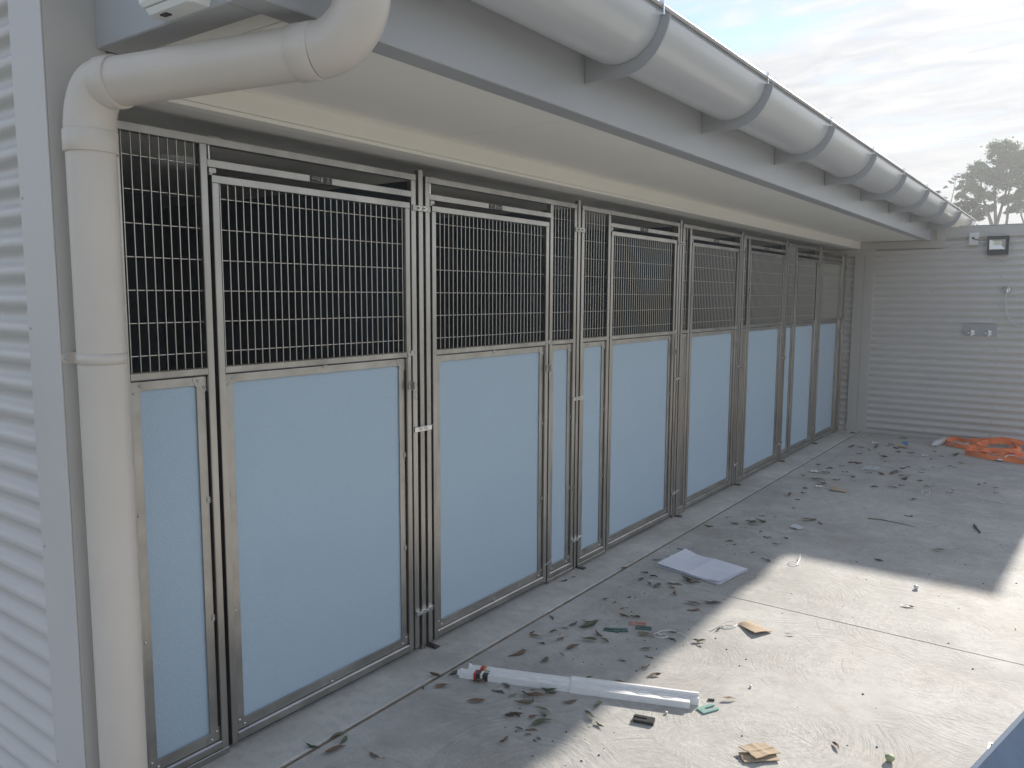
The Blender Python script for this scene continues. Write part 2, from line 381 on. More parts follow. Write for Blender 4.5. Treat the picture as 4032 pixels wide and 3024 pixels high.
for y in (2.445, 3.710, 5.040, 6.214, 7.385, 8.497):
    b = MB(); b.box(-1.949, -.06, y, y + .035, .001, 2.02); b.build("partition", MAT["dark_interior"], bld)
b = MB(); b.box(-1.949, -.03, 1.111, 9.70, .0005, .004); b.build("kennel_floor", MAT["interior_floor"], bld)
b = MB(); b.prism([(1.02, 2.452), (.80, 2.478), (-2.3, 2.72), (-2.3, 2.728), (.80, 2.486), (1.02, 2.460)], 1, .95, 10.9); b.build("roof_sheet", MAT["roof_paint"], bld)
b = MB(); b.box(-2.05, -2.0, .95, 9.9, 0, 2.69); b.build("rear_wall", MAT["painted_cladding"], bld)
# inside light fittings under the ceiling
for y in (1.84, 3.05):
    b = MB(); R_ = []
    for k, (r, z) in enumerate(((.001, 2.060), (.07, 2.062), (.105, 2.072), (.115, 2.096))):
        R_.append([(-.80 + r * math.cos(a), y + r * math.sin(a), z) for a in [2 * math.pi * i / 24 for i in range(24)]])
    b.ring_sweep(R_, True, False); o = b.build("ceiling_light", MAT["white_plastic"], bld)

# ------------------------------------------------------------------ near corner wall: corrugated sheet with corner flashing
def corrugated(x0, x1, y, z0, z1, sgn, pitch=.0765, depth=.0085, nper=16, phase=0.0, nx=2):
    """sheet with ribs running along x, at plane y, ribs stacked in z"""
    nz = int((z1 - z0) / pitch * nper) + 1; vs = []; fs = []
    for k in range(nz + 1):
        z = min(z1, z0 + k * pitch / nper); yy = y + sgn * depth * math.tanh(1.35 * math.cos(2 * math.pi * (z - z0 + phase) / pitch)) / .874
        vs += [(x0, yy, z), (x1, yy, z)]
    fs = [(2 * k, 2 * k + 1, 2 * k + 3, 2 * k + 2) for k in range(nz)]
    return vs, fs
cw = empty("corner_wall", (-1.3, .93, 0), "near building end clad in pale corrugated steel with wide corner flashing", "wall")
vs, fs = corrugated(-3.0, .060, .9485, 0.0, 2.9, -1, depth=.0110)
b = MB(); b.add(vs, fs, True); sh = b.build("corrugated_sheet", MAT["painted_cladding"], cw, fix=False)
b = MB(); b.box(.037, .205, .920, .924, 0, 2.9, .001); b.box(.037, .041, .9245, .944, 0, 2.9); b.build("corner_flashing", MAT["painted_cladding"], cw)
b = MB(); b.box(.2012, .205, .9245, 1.071, 0, 2.9); b.box(.02, .201, 1.067, 1.071, 0, 2.9); b.build("return_flashing", MAT["painted_trim"], cw)
b = MB(); b.box(-3.0, .036, .975, 1.0, 0, 2.9); b.build("wall_frame", MAT["painted_trim"], cw)
# hex head screw
def hexscrew(name, m, r=.0055, h=.005, axis=1):
    s = MB(); n = 6
    s.ring_sweep([[(r * 1.45 * math.cos(a), -.0008 * k, r * 1.45 * math.sin(a)) for a in [2 * math.pi * i / 10 for i in range(10)]] for k in (0, 1)])
    s.ring_sweep([[(r * math.cos(a), -.0009 - h * k, r * math.sin(a)) for a in [2 * math.pi * i / n for i in range(n)]] for k in (0, 1)], smooth=False)
    return s.mesh(name, m)
def domescrew(name, m, r=.0048, h=.0032, n=10):
    s = MB(); R_ = []
    for k in range(3):
        a = k * math.pi / 2 / 2.4; R_.append([(h * math.sin(a) + .0005, r * math.cos(a) * math.cos(t), r * math.cos(a) * math.sin(t)) for t in [2 * math.pi * i / n for i in range(n)]])
    s.ring_sweep(R_); c = .0016
    return s.mesh(name, m)
HEX = hexscrew("roof_screw", MAT["painted_trim"]); HEXG = hexscrew("wall_screw", MAT["painted_trim"], .006, .005)
DOME = domescrew("screw", MAT["steel_bright"])
for k in range(16):
    z = .41 + .153 * (k - 2)
    if z < .05: continue
    inst("screw", HEX, cw, (.0262, .9365, z))
for z in (.34, .95, 1.53, 1.86, 2.4): inst("screw", HEX, cw, (.052, .9198, z - .07), scale=(.45, .45, .45))

# ------------------------------------------------------------------ end wall of the yard
WY = 9.72
ew = empty("end_wall", (.9, WY, 0), "grey corrugated steel wall closing the far end of the yard", "wall")
vs, fs = corrugated(.262, 2.16, WY + .002, .004, 2.20, -1, phase=.012, depth=.0105)
b = MB(); b.add(vs, fs, True); b.build("corrugated_sheet", MAT["end_cladding"], ew, fix=False)
vs, fs = corrugated(-2.0, .068, WY, .004, 2.05, -1, phase=.012)
b = MB(); b.add(vs, fs, True); b.build("corrugated_sheet", MAT["end_cladding"], ew, fix=False)
b = MB(); b.box(-2.0, 2.165, WY + .012, WY + .06, 0, 2.19); b.build("wall_frame", MAT["painted_trim"], ew)
for x0, x1, z1 in ((.060, .1675, 2.013), (.1705, .276, 2.013)):
    b = MB(); b.box(x0, x1, WY - .024, WY - .008, 0, z1, .0015); b.build("vertical_flashing", MAT["painted_trim"], ew)
b = MB(); b.box(-.30, .111, WY - .027, WY - .008, 2.015, 2.092, .0015); b.build("header_trim", MAT["painted_trim"], ew)
b = MB(); b.box(.1115, .968, WY - .027, WY - .008, 2.087, 2.166, .0015); b.box(.1115, .276, WY - .027, WY - .0085, 2.0145, 2.0865, .0015); b.build("soffit_trim", MAT["painted_trim"], ew)
b = MB(); b.box(.882, .968, WY - .0275, WY - .008, 2.1665, 2.285, .0015); b.build("upright_trim", MAT["painted_trim"], ew)
b = MB(); b.box(.70, .8815, WY - .008, WY + .010, 2.1665, 2.34, 0); b.build("infill_panel", MAT["painted_trim"], ew)
b = MB(); b.box(.9685, 2.195, WY - .024, WY - .008, 2.186, 2.300, .0015); b.box(1.09, 2.205, WY - .030, WY + .09, 2.3005, 2.308, .0015); b.build("wall_capping", MAT["painted_trim"], ew)
b = MB(); b.box(2.085, 2.197, WY - .0245, WY - .008, 0, 2.185, .0015); b.box(2.1735, 2.1975, WY - .0078, WY + .07, 0, 2.185); b.build("corner_flashing", MAT["painted_trim"], ew)
b = MB(); b.box(.2765, 2.084, WY - .016, WY - .007, .001, .030, .001); b.build("base_flashing", MAT["painted_trim"], ew)
for x in (.883, 1.507, 2.06):
    for k in range(14):
        z = .087 + k * .1528
        if x > 1.2 and x < 1.6 and (1.13 < z < 1.28): continue
        inst("screw", HEXG, ew, (x + (.004 if x > 1 else 0), WY - .0075, z))

# ------------------------------------------------------------------ half round gutter
gut = empty("eaves_gutter", (.97, 5.9, 2.3), "long half round grey gutter hung along the eave", "gutter")
def arcpts(cx_, cz_, rx, rz, a0, a1, n): return [(cx_ + rx * math.cos(math.radians(a0 + (a1 - a0) * i / n)), cz_ + rz * math.sin(math.radians(a0 + (a1 - a0) * i / n))) for i in range(n + 1)]
GC = (.958, 2.452)
outer = [(.8325, 2.470)] + arcpts(GC[0], GC[1], .150, .147, 212, 362, 22)
inner = [(.8345, 2.470)] + arcpts(GC[0], GC[1], .148, .145, 212, 362, 22)
GY0, GY1 = 1.0, 10.9
b = MB(); n = len(outer)
for side, pts in ((0, outer), (1, inner)):
    ys = [GY0 + (GY1 - GY0) * i / 10 for i in range(11)]
    b.ring_sweep([[(p[0], y, p[1]) for p in pts] for y in ys], False, False)
b.strip(outer[-2:], inner[-2:], 1, GY0, GY1)
b.build("gutter_trough", MAT["painted_gutter"], gut)
b = MB(); b.tube([(1.1125, GY0, 2.459), (1.1125, (GY0 + GY1) / 2, 2.459), (1.1125, GY1, 2.459)], .0075, 10); b.build("rolled_lip", MAT["painted_gutter"], gut)
for y in (GY0, GY1):
    b = MB(); b.prism([(.8325, 2.470)] + outer[1:] , 1, y - .002, y + .002); b.build("end_cap", MAT["painted_gutter"], gut)
bi = [(.8325, 2.372)] + arcpts(GC[0], GC[1], .1512, .1485, 213, 353, 20)
bo_ = [(.8325, 2.262)] + [(.87, 2.2655), (.91, 2.266), (.95, 2.264), (.985, 2.264), (1.015, 2.270), (1.04, 2.279), (1.065, 2.294), (1.087, 2.314), (1.105, 2.338), (1.119, 2.362), (1.130, 2.388), (1.137, 2.412), (1.1395, 2.430)]
def resample(pl, n):
    d = [0]
    for i in range(1, len(pl)): d.append(d[-1] + math.dist(pl[i], pl[i - 1]))
    res = []
    for k in range(n):
        t = d[-1] * k / (n - 1); i = 0
        while i < len(pl) - 2 and d[i + 1] < t: i += 1
        u = (t - d[i]) / (d[i + 1] - d[i]); res.append((pl[i][0] + (pl[i + 1][0] - pl[i][0]) * u, pl[i][1] + (pl[i + 1][1] - pl[i][1]) * u))
    return res
bi = resample(bi, 20); bo_ = resample(bo_, 20)
BY = [1.33, 2.38, 3.38, 4.38, 5.38, 6.38, 7.40, 8.42, 9.42, 10.42]
br = MB(); br.strip(bi, bo_, 1, -.003, .003); br.box(.8315, .834, -.003, .022, 2.262, 2.372)
br_me = br.mesh("bracket", MAT["painted_fascia"], (.83, 0, 2.262))
cl = MB(); cl.box(1.104, 1.122, -.004, .004, 2.455, 2.474, .001); cl.box(1.119, 1.1225, -.004, .004, 2.428, 2.456, .001); cl_me = cl.mesh("lip_clip", MAT["steel_bright"], (1.11, 0, 2.455))
for y in BY:
    br_o = inst("bracket", br_me, gut, (.83, y, 2.262))
    inst("lip_clip", cl_me, gut, (1.11, y - .012, 2.455))

# ------------------------------------------------------------------ downpipe
dp = empty("downpipe", (.275, .988, 0), "fat cream grey pipe with two elbows dropping from the gutter", "downpipe")
PR, SR = .0565, .0615
A0 = Vector((.275, .988, 0)); T0 = Vector((.297, .996, 2.047)); T1 = Vector((.863, 1.199, 2.080)); TOP = Vector((.965, 1.236, 2.32))
b = MB(); b.tube([(.275, .988, 0.004), (.275, .988, .7), (.275, .988, 1.4), (.275, .988, 1.90)], PR, 40, False); b.build("pipe", MAT["pvc_pipe"], dp)
def socket(name, c, d, ln, r=SR, ri=PR):
    d = d.normalized(); c = Vector(c); u = d.orthogonal().normalized(); q = d.cross(u); R_ = []
    for t, rr in ((0, ri), (0, r - .001), (.0015, r), (ln - .0015, r), (ln, r - .001), (ln, ri)):
        R_.append([c + d * t + (u * math.cos(a) + q * math.sin(a)) * rr for a in [2 * math.pi * i / 40 for i in range(40)]])
    s = MB(); s.ring_sweep(R_, True, False)
    return s
dirT = (T1 - T0).normalized()
sc_ = socket("s", (.275, .988, 1.888), Vector((0, 0, 1)), .052); 
bendc = []
P0 = Vector((.275, .988, 1.938)); P3 = T0 + dirT * .028
Cn = Vector((.275, .988, 0)) + Vector((0, 0, (T0 - dirT * ((T0.x - .275) / dirT.x)).z))   # where the two axes meet
def bend(a, c, d, n=14):
    """arc-like curve from a to d around corner c"""
    k = .5523
    p1 = a + (c - a) * k; p2 = d + (c - d) * k
    return [a * (1 - t) ** 3 + p1 * 3 * t * (1 - t) ** 2 + p2 * 3 * t * t * (1 - t) + d * t ** 3 for t in [i / n for i in range(n + 1)]]
el = MB(); el.v += sc_.v; el.f += sc_.f; el.sm += sc_.sm
el.tube(bend(P0, Cn, P3, 16), PR + .0015, 40, False)
s2 = socket("s", P3 - dirT * .001, dirT, .045); bofs = len(el.v); el.v += s2.v; el.f += [tuple(i + bofs for i in f) for f in s2.f]; el.sm += s2.sm
el.build("elbow", MAT["pvc_pipe"], dp)
b = MB(); b.tube([P3 + dirT * .02, (T0 + T1) / 2, T1], PR, 40, False); b.build("pipe", MAT["pvc_pipe"], dp)
S1_ = T1 - dirT * .05
C2 = Vector((.965, 1.236, T1.z + .006)); E0 = T1 + dirT * .002; E1 = Vector((.965, 1.236, 2.195))
el = MB(); s1_ = socket("s", S1_, dirT, .052); el.v += s1_.v; el.f += s1_.f; el.sm += s1_.sm
el.tube(bend(E0, C2, E1, 18), PR + .003, 40, False)
s3 = socket("s", E1, Vector((0, 0, 1)), .045, SR + .001); bofs = len(el.v); el.v += s3.v; el.f += [tuple(i + bofs for i in f) for f in s3.f]; el.sm += s3.sm
el.build("elbow", MAT["pvc_pipe"], dp)
b = MB(); b.tube([E1 + Vector((0, 0, .02)), Vector((.965, 1.236, 2.312))], PR, 40, False); b.build("outlet_pipe", MAT["pvc_pipe"], dp)
# strap clip
b = MB(); n = 40; R_ = []
for z, r in ((1.376, PR + .0003), (1.376, PR + .0009), (1.404, PR + .0009), (1.404, PR + .0003)):
    R_.append([(.275 + r * math.cos(a), .988 + r * math.sin(a), z) for a in [2 * math.pi * i / n for i in range(n)]])
b.ring_sweep(R_, True, False, smooth=True)
tabp = []
for i in range(9):
    a = math.pi / 2 + math.pi * i / 8; tabp.append((.934 + .0145 * math.cos(a), 1.39 + .0145 * math.sin(a)))
b.prism([(.952, 1.376)] + [(.955, 1.404)] + tabp, 0, .2055, .2085); b.box(.2055, .240, .950, .953, 1.376, 1.404)
cp = b.build("strap_clip", MAT["pvc_pipe"], dp)
s = inst("screw", HEX, cp, (.2088, .9335, 1.39), rot=(0, 0, math.radians(90)))

# ------------------------------------------------------------------ kennel fronts
XF, XB = 0.0, -.025
def tube_v(y0, y1, z0, z1, xf=XF, xb=XB): return MB().box(xb, xf, y0, y1, z0, z1, .0018)
def gusset(cy, cz, sy, sz, parent, r=.047, x=-.0105):
    pts = [(cy, cz)] + [(cy + sy * r * math.cos(a), cz + sz * r * math.sin(a)) for a in [math.pi / 2 * i / 8 for i in range(9)]]
    b = MB(); b.prism(pts, 0, x - .0015, x); g_ = b.build("gusset", MAT["steel_flat"], parent)
    scr.append(((x, cy + sy * .030, cz + sz * .012), parent)); scr.append(((x, cy + sy * .010, cz + sz * .033), parent))
def flats(y0, y1, z0, z1, parent, wdt=.030, name="panel_surround"):
    b = MB(); xf, xb = -.012, -.0155
    b.box(xb, xf, y0, y0 + wdt, z0, z1, .0006); b.box(xb, xf, y1 - wdt, y1, z0, z1, .0006)
    b.box(xb, xf, y0 + wdt + .0001, y1 - wdt - .0001, z1 - .0275, z1, .0006); b.box(xb, xf, y0 + wdt + .0001, y1 - wdt - .0001, z0, z0 + .035, .0006)
    b.build(name, MAT["steel_flat"], parent)
def lower_panel(y0, y1, parent, mid_tab=True, zs=(.885, .485)):
    z0, z1 = .056, 1.289
    flats(y0 + .0015, y1 - .0060, z0, z1, parent)
    b = MB(); b.box(-.0245, -.0185, y0 + .012, y1 - .02, z0 + .012, z1 - .012); b.build("blue_sheet", MAT["blue_sheet"], parent)
    for (cy, cz, sy, sz) in ((y0 + .002, z1 - .001, 1, -1), (y1 - .002, z1 - .001, -1, -1), (y0 + .002, z0 + .001, 1, 1), (y1 - .002, z0 + .001, -1, 1)): gusset(cy, cz, sy, sz, parent)
    for z in zs:
        tab(y0 + .009, z, parent, 'v'); tab(y1 - .009, z, parent, 'v')
    if mid_tab:
        ym = (y0 + y1) / 2; tab(ym, z1 - .004, parent, 'h'); tab(ym, z0 + .006, parent, 'h')
def tab(y, z, parent, o_):
    b = MB(); h_, w_ = (.011, .0065) if o_ == 'v' else (.0065, .011)
    c = .003; x = -.0100
    b.prism([(y - w_, z - h_ + c), (y - w_ + c, z - h_), (y + w_ - c, z - h_), (y + w_, z - h_ + c), (y + w_, z + h_ - c), (y + w_ - c, z + h_), (y - w_ + c, z + h_), (y - w_, z + h_ - c)], 0, x - .0015, x)
    b.build("fixing_tab", MAT["steel_flat"], parent); scr.append(((x, y, z), parent))
WZ = [1.952 - .0978 * k for k in range(20)]
def wires(y0, y1, z0, z1, parent):
    b = MB(); r = .0021; y = y0 + .0115
    while y < y1 - .004:
        b.tube([(-.0145, y, z0 - .002), (-.0145, y, z1 + .002)], r, 6, False); y += .0287
    for z in WZ:
        if z0 + .02 < z < z1 - .02:
            b.tube([(-.0188, y0 - .002, z), (-.0188, y1 - .0005, z)], r, 6, False)
            b.tube([(-.0188, y1 - .004, z), (-.0188, y1 - .0005, z)], .004, 6, True)
    b.build("wire_mesh", MAT["steel_wire"], parent)
scr = []
def sheet_metal(y0, y1, parent):
    b = MB(); b.box(-.014, -.012, y0 + .001, y1 - .001, .056, 1.289); b.build("steel_sheet", MAT["steel"], parent)
    b = MB(); b.box(-.0115, -.009, y0 + .001, y0 + .010, .056, 1.289, .0005); b.box(-.0115, -.009, y1 - .020, y1 - .001, .056, 1.289, .0005); b.box(-.0115, -.009, y0 + .0105, y1 - .0205, 1.270, 1.289, .0005); b.build("sheet_flange", MAT["steel_flat"], parent)

FRONTS = [  # name label, frame left, [side (y0,y1,kind)], mullion, door, frame right, hinge, sign
 dict(lab="first steel kennel front, beside the downpipe, narrow blue panel left of its door", fl=(1.180, 1.205), side=(1.205, 1.458, 'blue'), mul=(1.458, 1.483), door=(1.497, 2.397), fr=(2.407, 2.434), sign=1.9375, flip=True),
 dict(lab="second steel kennel front, with a white cable tie low on its frame", fl=(2.493, 2.519), door=(2.533, 3.430), mul=(3.444, 3.469), side=(3.469, 3.679), fr=(3.679, 3.703), sign=2.9745, tie=True),
 dict(lab="third steel kennel front, a wide blue panel left of its door", fl=(3.757, 3.783), side=(3.783, 4.052, 'blue'), mul=(4.052, 4.077), door=(4.090, 4.985), fr=(5.004, 5.030), sign=4.50),
 dict(lab="fourth steel kennel front, with a broad bare steel strip left of its door", fl=(5.087, 5.113), side=(5.113, 5.208, 'steel'), mul=(5.208, 5.236), door=(5.250, 6.160), fr=(6.177, 6.203), sign=5.68),
 dict(lab="fifth steel kennel front, with a thin bare steel strip left of its door", fl=(6.262, 6.288), side=(6.288, 6.385, 'steel'), mul=(6.385, 6.413), door=(6.427, 7.325), fr=(7.340, 7.366), sign=6.83),
 dict(lab="sixth steel kennel front, a slim blue panel left of its narrow door", fl=(7.430, 7.456), side=(7.456, 7.680, 'blue'), mul=(7.680, 7.706), door=(7.720, 8.440), fr=(8.458, 8.485), sign=8.08),
 dict(lab="last steel kennel front, against the corrugated end wall", fl=(8.550, 8.576), door=(8.590, 9.380), mul=(9.396, 9.422), side=(9.422, 9.570), fr=(9.570, 9.596), sign=None),
]
for K, S in enumerate(FRONTS):
    fl, fr, dr, mul = S['fl'], S['fr'], S['door'], S.get('mul')
    t = empty("dog_kennel", (0, (fl[0] + fr[1]) / 2, 0), S['lab'], "kennel", "steel kennel fronts along the yard")
    tube_v(fl[0], fl[1], .024, 2.015).build("frame_post", MAT["steel"], t)
    tube_v(fr[0], fr[1], .024, 2.015).build("frame_post", MAT["steel"], t)
    MB().box(XB, XF, fl[0], fr[1], 2.0155, 2.0405, .0018).build("top_rail", MAT["steel"], t)
    tube_v(mul[0], mul[1], .024, 2.015).build("mullion", MAT["steel"], t)
    side_left = S['side'][0] < dr[0]
    s0, s1 = S['side'][0], S['side'][1]
    dz0, dz1 = (mul[1], fr[0]) if side_left else (fl[1], mul[0])
    MB().box(XB + .001, XF - .0005, dz0 + .0002, dz1 - .0002, 1.947, 1.972, .0018).build("transom_rail", MAT["steel"], t)
    # fixed side bay
    a0, a1 = (fl[1], mul[0]) if side_left else (mul[1], fr[0])
    MB().box(XB + .001, XF - .0005, a0 + .0002, a1 - .0002, 1.2925, 1.318, .0035).build("middle_rail", MAT["steel"], t)
    b0, b1 = (fl[0], mul[1]) if side_left else (mul[0], fr[1])
    MB().box(XB + .001, XF + .001, b0, b1, .0005, .0235, .0018).box(XB + .001, XF - .0006, a0 + .0002, a1 - .0002, .024, .0545, .0045).build("bottom_rail", MAT["steel"], t)
    wires(a0, a1, 1.318, 2.015, t)
    kind = S['side'][2] if len(S['side']) > 2 else ('blue' if K == 1 else 'steel')
    if kind == 'blue': lower_panel(a0, a1, t, False)
    else: sheet_metal(a0, a1, t)
    # door
    d0, d1 = dr
    dbd = MB()
    for (y0, y1) in ((d0, d0 + .025), (d1 - .025, d1)): dbd.box(XB, XF, y0, y1, .022, 1.8995, .0018)
    dbd.box(XB, XF, d0, d1, 1.900, 1.925, .0018); dbd.box(XB + .0006, XF - .0006, d0 + .0252, d1 - .0252, 1.2925, 1.318, .0035); dbd.box(XB + .0006, XF - .0003, d0 + .0252, d1 - .0252, .022, .0545, .0045)
    door = dbd.build("door", MAT["steel"], t)
    wires(d0 + .025, d1 - .025, 1.318, 1.900, door)
    lower_panel(d0 + .025, d1 - .025, door)
    # hinge pin and block on the left of each door
    b = MB(); b.tube([(-.012, d0 - .001, 1.9722), (-.012, d0 - .001, 2.0152)], .0045, 10); b.build("hinge_pin", MAT["steel_bright"], t); b = MB(); b.box(-.022, -.002, d0 - .008, d0 + .017, 1.930, 1.9465, .0015); b.tube([(-.012, d0 + .001, 1.924), (-.012, d0 + .001, 1.931)], .010, 12); b.build("hinge", MAT["steel"], t)
    b = MB(); b.box(-.020, -.001, d0 - .008, d0 + .036, 2.0407, 2.0437, .0006); b.build("top_tab", MAT["steel_flat"], t)
    # latch on the right
    yl = d1 - .0245
    b = MB(); b.box(.0003, .0028, yl + .002, yl + .021, 1.195, 1.312, .0008); b.box(.0003, .0028, yl + .0215, yl + .050, 1.300, 1.322, .0006)
    hp = [(yl + .000, 1.158), (yl + .000, 1.194), (yl + .040, 1.194), (yl + .049, 1.187), (yl + .052, 1.176), (yl + .049, 1.164), (yl + .040, 1.158)]
    b.prism(hp, 0, .004, .0065); b.box(.0066, .020, yl + .022, yl + .0245, 1.160, 1.192, .0005); b.box(.0003, .0030, yl + .031, yl + .052, 1.112, 1.150, .0008)
    lt = b.build("latch", MAT["steel_flat"], t)
    b = MB(); b.prism([(yl + .028 + .006 * math.cos(a), 1.176 + .010 * math.sin(a)) for a in [2 * math.pi * i / 10 for i in range(10)]], 0, .0066, .0069); b.build("latch_hole", MAT["black_metal"], lt)
    for q in ((.003, yl + .011, 1.300), (.003, yl + .042, 1.130), (.0065, yl + .008, 1.172), (.003, yl + .044, 1.312)): scr.append((q, lt))
    # brand plate on the transom
    if S['sign']:
        ys = S['sign']; b = MB(); b.box(-.0003, .0014, ys - .0495, ys + .0495, 1.9485, 1.9712, .0006); sg = b.build("name_plate", MAT["sign_black"], t)
        f = -1 if S.get('flip') else 1; zc = 1.960
        b = MB(); x0, x1 = .0014, .0019
        for (dy, dz) in ((0, .0075), (-.003, .0035), (.003, .0035), (0, 0), (-.003, -.0035), (.003, -.0035), (0, -.0075)):
            b.prism([(ys + f * (-.003 + dy) + .0024 * math.cos(a), zc + f * dz + .0024 * math.sin(a)) for a in [2 * math.pi * i / 8 for i in range(8)]], 0, x0, x1)
        # triangular emblem with ring and bar below
        ec = ys - f * .032
        for i, (p, q) in enumerate((((-.008, .006), (0, -.007)), ((.008, .006), (0, -.007)), ((-.008, .006), (-.002, .0075)), ((.008, .006), (.002, .0075)))):
            a = Vector((0, ec + f * p[0], zc + .002 * f + f * p[1])); c = Vector((0, ec + f * q[0], zc + .002 * f + f * q[1])); b.tube([a + Vector((x0, 0, 0)), c + Vector((x0, 0, 0))], .0007, 4)
        b.prism([(ec + .0022 * math.cos(a), zc + f * .0025 + .0022 * math.sin(a)) for a in [2 * math.pi * i / 8 for i in range(8)]], 0, x0, x1)
        b.box(x0, x1, ec - .008, ec + .008, zc - f * .0085 - .0008, zc - f * .0085 + .0008)
        b.box(x0, x1, ys + f * .022 - .017, ys + f * .022 + .017, zc - f * .0080 - .0004, zc - f * .0080 + .0004)
        b.build("emblem", MAT["sign_print"], sg)
        cu = bpy.data.curves.new("lettering", 'FONT'); cu.body = "Thoren"; cu.size = .0125; cu.extrude = .0002; cu.align_x = 'CENTER'; cu.align_y = 'CENTER'
        to = bpy.data.objects.new("lettering", cu); COL.objects.link(to); dg_ = bpy.context.evaluated_depsgraph_get(); me_ = bpy.data.meshes.new_from_object(to.evaluated_get(dg_)); bpy.data.objects.remove(to)
        me_.materials.append(MAT["sign_print"]); lo_ = bpy.data.objects.new("lettering", me_); COL.objects.link(lo_); lo_.parent = sg
        lo_.location = Vector((.0016, ys + f * .024, zc + .0006)) - org(sg)
        lo_.rotation_euler = Matrix(((0, 0, 1), (f, 0, 0), (0, f, 0))).to_euler()
    if S.get('tie'):
        b = MB(); b.tube([(-.004, d1 - .020, .118), (.003, d1 - .012, .116), (.003, d1 + .010, .120), (.003, d1 + .030, .126), (.008, d1 + .040, .138), (.006, d1 + .045, .128), (.004, d1 + .046, .115)], .0017, 6)
        tag(b.build("cable_tie", MAT["zip_tie"]), "white cable tie looped low around the second kennel frame", "cable tie")

# posts between the fronts, each with three bolted clamps
def hexbolt(name):
    s = MB(); s.ring_sweep([[(k * .0012, .0085 * math.cos(a), .0085 * math.sin(a)) for a in [2 * math.pi * i / 12 for i in range(12)]] for k in (0, 1)])
    s.ring_sweep([[(.0013 + k * .0055, .0062 * math.cos(a), .0062 * math.sin(a)) for a in [2 * math.pi * i / 6 + .3 for i in range(6)]] for k in (0, 1)], smooth=False)
    s.ring_sweep([[(.0068 + k * .005, .0034 * math.cos(a), .0034 * math.sin(a)) for a in [2 * math.pi * i / 8 for i in range(8)]] for k in (0, 1)])
    return s.mesh(name, MAT["steel_bright"])
BOLT = hexbolt("bolt")
POSTS = [((2.452, 2.478), 2.434, 2.493, "first"), ((3.718, 3.742), 3.703, 3.757, "second"), ((5.046, 5.071), 5.030, 5.087, "third"), ((6.219, 6.246), 6.203, 6.262, "fourth"), ((7.385, 7.411), 7.366, 7.430, "fifth"), ((8.504, 8.530), 8.485, 8.550, "sixth")]
for (y0, y1), ya, yb, nm in POSTS:
    t = empty("joining_post", (0, (y0 + y1) / 2, 0), "%s steel post counted from the downpipe, clamped between two kennel fronts" % nm, "post", "square steel posts between the kennel fronts")
    tube_v(y0, y1, .012, 2.062, -.001, -.026).build("post", MAT["steel"], t)
    b = MB(); b.tube([(-.012, (y0 + y1) / 2, .0005), (-.012, (y0 + y1) / 2, .014)], .010, 12); b.build("foot", MAT["steel_flat"], t)
    yc0, yc1 = ya - .024, yb + .024
    for z in (1.906, .986, .178):
        b = MB(); b.box(.0012, .0050, yc0, yc1, z - .0115, z + .0115, .0008)
        if z < 1.5: b.box(.0052, .016, yc0, yc1, z + .0095, z + .0115, .0003)
        c = b.build("clamp_plate", MAT["steel_bright"] if z < 1.5 else MAT["steel_flat"], t)
        for yy in ((yc0 + yc1) / 2 - .016, (yc0 + yc1) / 2 + .016): inst("bolt", BOLT, c, (.0051, yy, z))
    tag(MB().box(-.02, .040, yb - .004, yb + .026, .0005, .0085, .0015).build("packer", MAT["black_plastic"]), "black plastic packer lying under the foot of the %s joining post" % nm, "packer", "black packers under the kennel posts")
for (loc, par) in scr: inst("screw", DOME, par, loc)

# ------------------------------------------------------------------ fittings on the end wall
fl_ = empty("floodlight", (1.46, WY - .03, 2.09), "black framed floodlight high on the grey end wall", "floodlight")
b = MB(); b.box(1.366, 1.556, WY - .075, WY - .030, 1.994, 2.186, .004)
b.box(1.372, 1.550, WY - .080, WY - .0755, 2.158, 2.184, .002); b.build("housing", MAT["black_metal"], fl_)
b = MB(); b.box(1.380, 1.532, WY - .0765, WY - .0755, 2.045, 2.154); b.build("bezel", MAT["white_plastic"], fl_)
b = MB(); X0, X1, Z0, Z1 = 1.384, 1.528, 2.049, 2.150; yb_ = WY - .0770; yi = WY - .0768
c0 = (1.420, 2.088, 1.492, 2.136)
vs = [(X0, WY - .0815, Z0), (X1, WY - .0815, Z0), (X1, WY - .0815, Z1), (X0, WY - .0815, Z1), (c0[0], yi, c0[1]), (c0[2], yi, c0[1]), (c0[2], yi, c0[3]), (c0[0], yi, c0[3])]
b.add(vs, [(0, 1, 5, 4), (1, 2, 6, 5), (2, 3, 7, 6), (3, 0, 4, 7), (4, 5, 6, 7)]); b.build("reflector", MAT["reflector"], fl_)
b = MB(); b.box(1.432, 1.480, WY - .0778, WY - .0769, 2.096, 2.128); b.build("led_chip", MAT["led"], fl_)
b = MB(); b.box(1.376, 1.384, WY - .084, WY - .0768, 2.040, 2.158); b.box(1.528, 1.536, WY - .084, WY - .0768, 2.040, 2.158); b.box(1.3841, 1.5279, WY - .084, WY - .0768, 2.040, 2.048); b.box(1.3841, 1.5279, WY - .084, WY - .0768, 2.151, 2.158); b.build("lens_rim", MAT["black_metal"], fl_)
b = MB(); b.box(1.44, 1.48, WY - .0299, WY - .012, 2.05, 2.10); b.build("mount", MAT["black_metal"], fl_)
jb = empty("junction_box", (1.235, WY - .02, 2.167), "white square outlet box feeding the floodlight", "junction box")
b = MB(); b.box(1.192, 1.278, WY - .050, WY - .012, 2.104, 2.230, .003); b.build("box", MAT["white_plastic"], jb)
b = MB(); b.tube([(1.231, WY - .051, 2.173), (1.231, WY - .066, 2.173)], .011, 12); b.build("plug", MAT["black_plastic"], jb)
